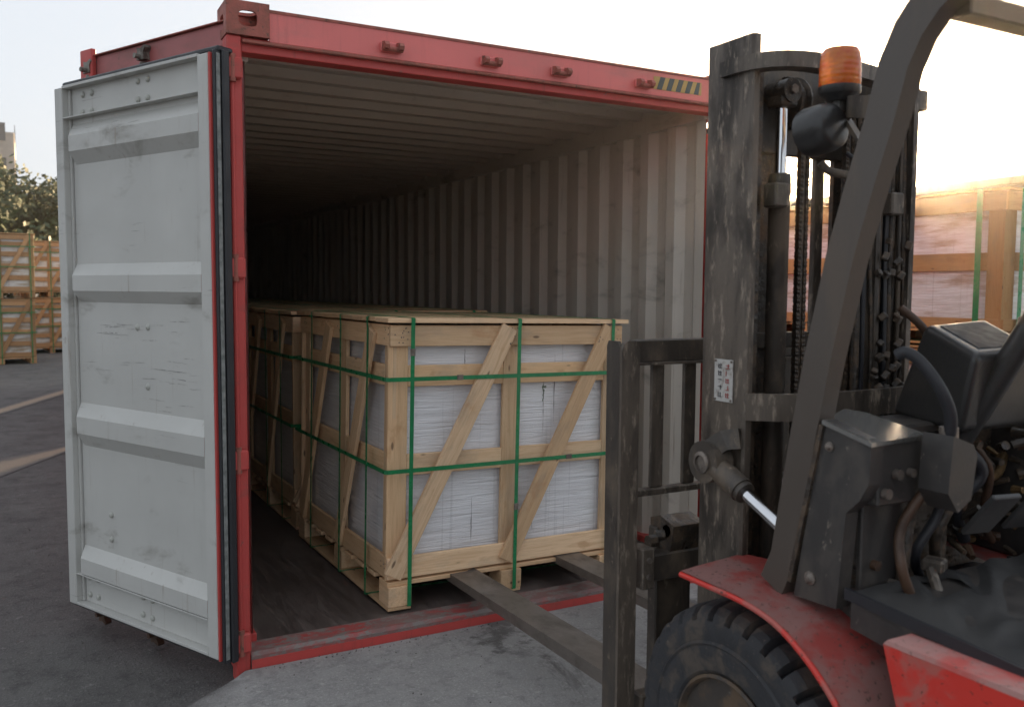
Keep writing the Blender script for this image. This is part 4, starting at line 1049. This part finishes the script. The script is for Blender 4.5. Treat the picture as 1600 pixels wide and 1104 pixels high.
# --- rear body, seat
bm = bmesh.new(); prism(bm, [(-3.05,.74),(-3.05,1.02),(-3.75,1.08),(-4.15,1.02),(-4.25,.80),(-4.2,.35),(-3.95,.25),(-3.95,.74)], 0, .86, mir(.86))
bmesh.ops.bevel(bm, geom=bm.edges[:], offset=.03, segments=2, affect='EDGES'); fobj('counterweight', bm, M['fender_red'], smooth=35)
bm = bmesh.new(); span(bm, (1.18,-3.45,1.06), (1.63,-3.02,1.17), .04); fobj('seat', bm, M['plastic'])
bm = bmesh.new(); box(bm, (1.405,-3.50,1.38), (.43,.10,.50), Euler((R(10),0,0)).to_matrix(), .035); fobj('backrest', bm, M['plastic'])
# --- work lamp and beacon on the left pillar
lc = Vector((1.012,-2.0,1.985))
bm = bmesh.new()
lathe(bm, [(.0,-.060),(.066,-.058),(.080,-.048),(.088,-.022),(.090,.045),(.086,.060),(.080,.064)], (0,0,0), 1, 32)
for v_ in bm.verts:
    v_.co *= .70; v_.co.z *= .95
bmesh.ops.rotate(bm, verts=bm.verts, cent=(0,0,0), matrix=Matrix.Rotation(R(-8),3,'X') @ Matrix.Rotation(R(6),3,'Z')); bmesh.ops.translate(bm, verts=bm.verts, vec=lc)
wk = fobj('work_lamp', bm, M['plastic'], smooth=40)
bm = bmesh.new(); lathe(bm, [(.045,.0),(.04,.004),(0,.007)], (lc.x,lc.y+.043,lc.z), 1, 28); fobj('lamp_glass', bm, M['cover_top'], wk, 40)
bm = bmesh.new(); tube(bm, [(1.01,-2.0,1.905),(1.03,-2.01,1.885),(1.06,-2.05,1.87),(1.02,-2.12,1.84),(.952,-2.17,1.81)], .010, 8); fobj('lamp_bracket', bm, M['steel'], wk, 60)
bm = bmesh.new(); tube(bm, [(1.075,-2.02,1.93),(1.10,-2.05,1.89),(1.06,-2.10,1.80),(.98,-2.13,1.74),(.955,-2.16,1.70)], .006, 8); fobj('lamp_cable', bm, M['rubber'], wk, 60)
bc = Vector((1.067,-2.0,0))
bm = bmesh.new(); lathe(bm, [(.046,2.090),(.049,2.094),(.049,2.125),(.0475,2.155),(.045,2.172),(.039,2.180),(.02,2.184),(0,2.185)], (bc.x,bc.y,0), 2, 32)
be = fobj('beacon_lens', bm, M['amber'], smooth=40); be['label'] = 'amber warning beacon lens'
bm = bmesh.new(); lathe(bm, [(0,2.056),(.030,2.056),(.032,2.060),(.045,2.070),(.050,2.076),(.050,2.091),(.0,2.091)], (bc.x,bc.y,0), 2, 32); fobj('beacon_base', bm, M['plastic'], be, 40)
bm = bmesh.new(); lathe(bm, [(0,2.03),(.018,2.03),(.018,2.057),(0,2.057)], (bc.x,bc.y,0), 2, 16); sweep(bm, [(bc.x+.03,-2.0,2.038),(bc.x-.02,-2.05,2.034),(.958,-2.24,1.99)], .05, .012, (0,0,1)); sweep(bm, [(bc.x+.01,-2.01,2.02),(bc.x-.03,-2.09,1.95),(.955,-2.19,1.88)], .02, .01, (1,0,0)); fobj('beacon_bracket', bm, M['steel'], be)
bm = bmesh.new(); lathe(bm, [(.013,2.03),(.014,2.055),(.012,2.06),(0,2.061)], (1.012,-1.995,-.035), 2, 14); fobj('side_marker_lens', bm, M['amber'], smooth=40)

# ------------------------------------------------------------------ yard background
def tree(x, y, h, w, label, seed, lo=.15):
    rr = random.Random(seed); t_ = empty('leafy_tree', label, 'tree', (x,y,0), group='trees beyond the yard')
    bm = bmesh.new(); cyl(bm, (0,0,0), (.1,0,h*.55), .22, .09, 10)
    for k in range(6):
        a = rr.uniform(0,6.3); z = h*rr.uniform(.25,.5); cyl(bm, (0,0,z), (math.cos(a)*w*.3, math.sin(a)*w*.3, z+h*.28), .08, .03, 6)
    obj('trunk', bm, M['bark'], t_)
    V = []; Fc = []
    cl = [(rr.gauss(0,.30)*w, rr.gauss(0,.30)*w, h*(lo+rr.betavariate(2.2,1.8)*(1-lo)), rr.uniform(.25,.6)) for _ in range(130)]
    for cx, cy, cz, cr in cl:
        k = max(.2, 1-abs(cz/h-.5)*1.1); cx *= k; cy *= k
        for _ in range(130):
            d = Vector((rr.gauss(0,1), rr.gauss(0,1), rr.gauss(0,.8))); d = d.normalized()*cr*rr.uniform(.5,1.15)*w*.28
            c = Vector((cx,cy,cz))+d; s = rr.uniform(.10,.20)
            u_ = Vector((rr.gauss(0,1), rr.gauss(0,1), rr.gauss(0,1))).normalized(); v_ = u_.orthogonal().normalized()
            i = len(V); V += [c-u_*s, c+v_*s*.6, c+u_*s, c-v_*s*.6]; Fc.append((i,i+1,i+2,i+3))
    me = bpy.data.meshes.new('crown'); me.from_pydata([tuple(q) for q in V], [], Fc); link('crown', me, t_, M['leaf'])
tree(-3.6, 41, 7.2, 7.0, 'tall leafy tree at the left picture edge, below the pale tower', 1)
tree(-.3, 43, 6.3, 6.0, 'leafy tree just left of the container door edge', 2)
tree(2.6, 46, 6.0, 6.0, 'leafy tree hidden mostly behind the container door', 3)
tree(-7.8, 42, 7.0, 6.0, 'leafy tree beyond the left picture edge', 4)
bl = empty('tower_building', 'pale beige tower block far off above the trees at the left edge', 'building', (-4.9,92,0))
bm = bmesh.new(); span(bm, (-3.2,-3,0), (3.2,3,15.4), .05); span(bm, (-1.5,-2,15.4), (1.6,2,16.8), .05); obj('wall', bm, M['plaster'], bl)
for k in range(5):
    for x in (-2,0,2):
        bm = bmesh.new(); span(bm, (x-.5,-3.05,2.2+k*3.1), (x+.5,-3.003,3.8+k*3.1)); obj('window', bm, M['glass'], bl)
for k in range(5):
    for y in (-1.5,1.2):
        bm = bmesh.new(); span(bm, (3.203,y-.5,2.2+k*3.1), (3.25,y+.5,3.8+k*3.1)); obj('window', bm, M['glass'], bl)
yw = empty('yard_shed', 'long dark low shed behind the crates on the right, hiding the sun', 'shed', (8.6,0,0))
bm = bmesh.new(); pr = corr_profile(1.0, 34, .5, .05)
va = [bm.verts.new((d, y, 0)) for y, d in pr]; vb = [bm.verts.new((d, y, 2.74)) for y, d in pr]
for i in range(len(pr)-1): bm.faces.new((va[i], va[i+1], vb[i+1], vb[i]))
span(bm, (.06,1.0,0), (2.4,34,2.74)); obj('wall', bm, M['yard_wall'], yw)
B('roof', M['yard_wall'], yw, (-.08,.9,2.742), (2.5,34.1,2.83), .01)

# ------------------------------------------------------------------ thin evening haze
bm = bmesh.new(); span(bm, (-60,-30,-1), (60,110,19)); hz = obj('haze', bm, None); hz['kind'] = 'stuff'
mt = bpy.data.materials.new('haze_air'); mt.use_nodes = True; t = mt.node_tree; t.nodes.clear()
pv = t.nodes.new('ShaderNodeVolumePrincipled'); o_ = t.nodes.new('ShaderNodeOutputMaterial')
pv.inputs['Color'].default_value = (1,.93,.84,1); pv.inputs['Density'].default_value = .0013; pv.inputs['Anisotropy'].default_value = .89
t.links.new(pv.outputs[0], o_.inputs['Volume']); hz.data.materials.append(mt)
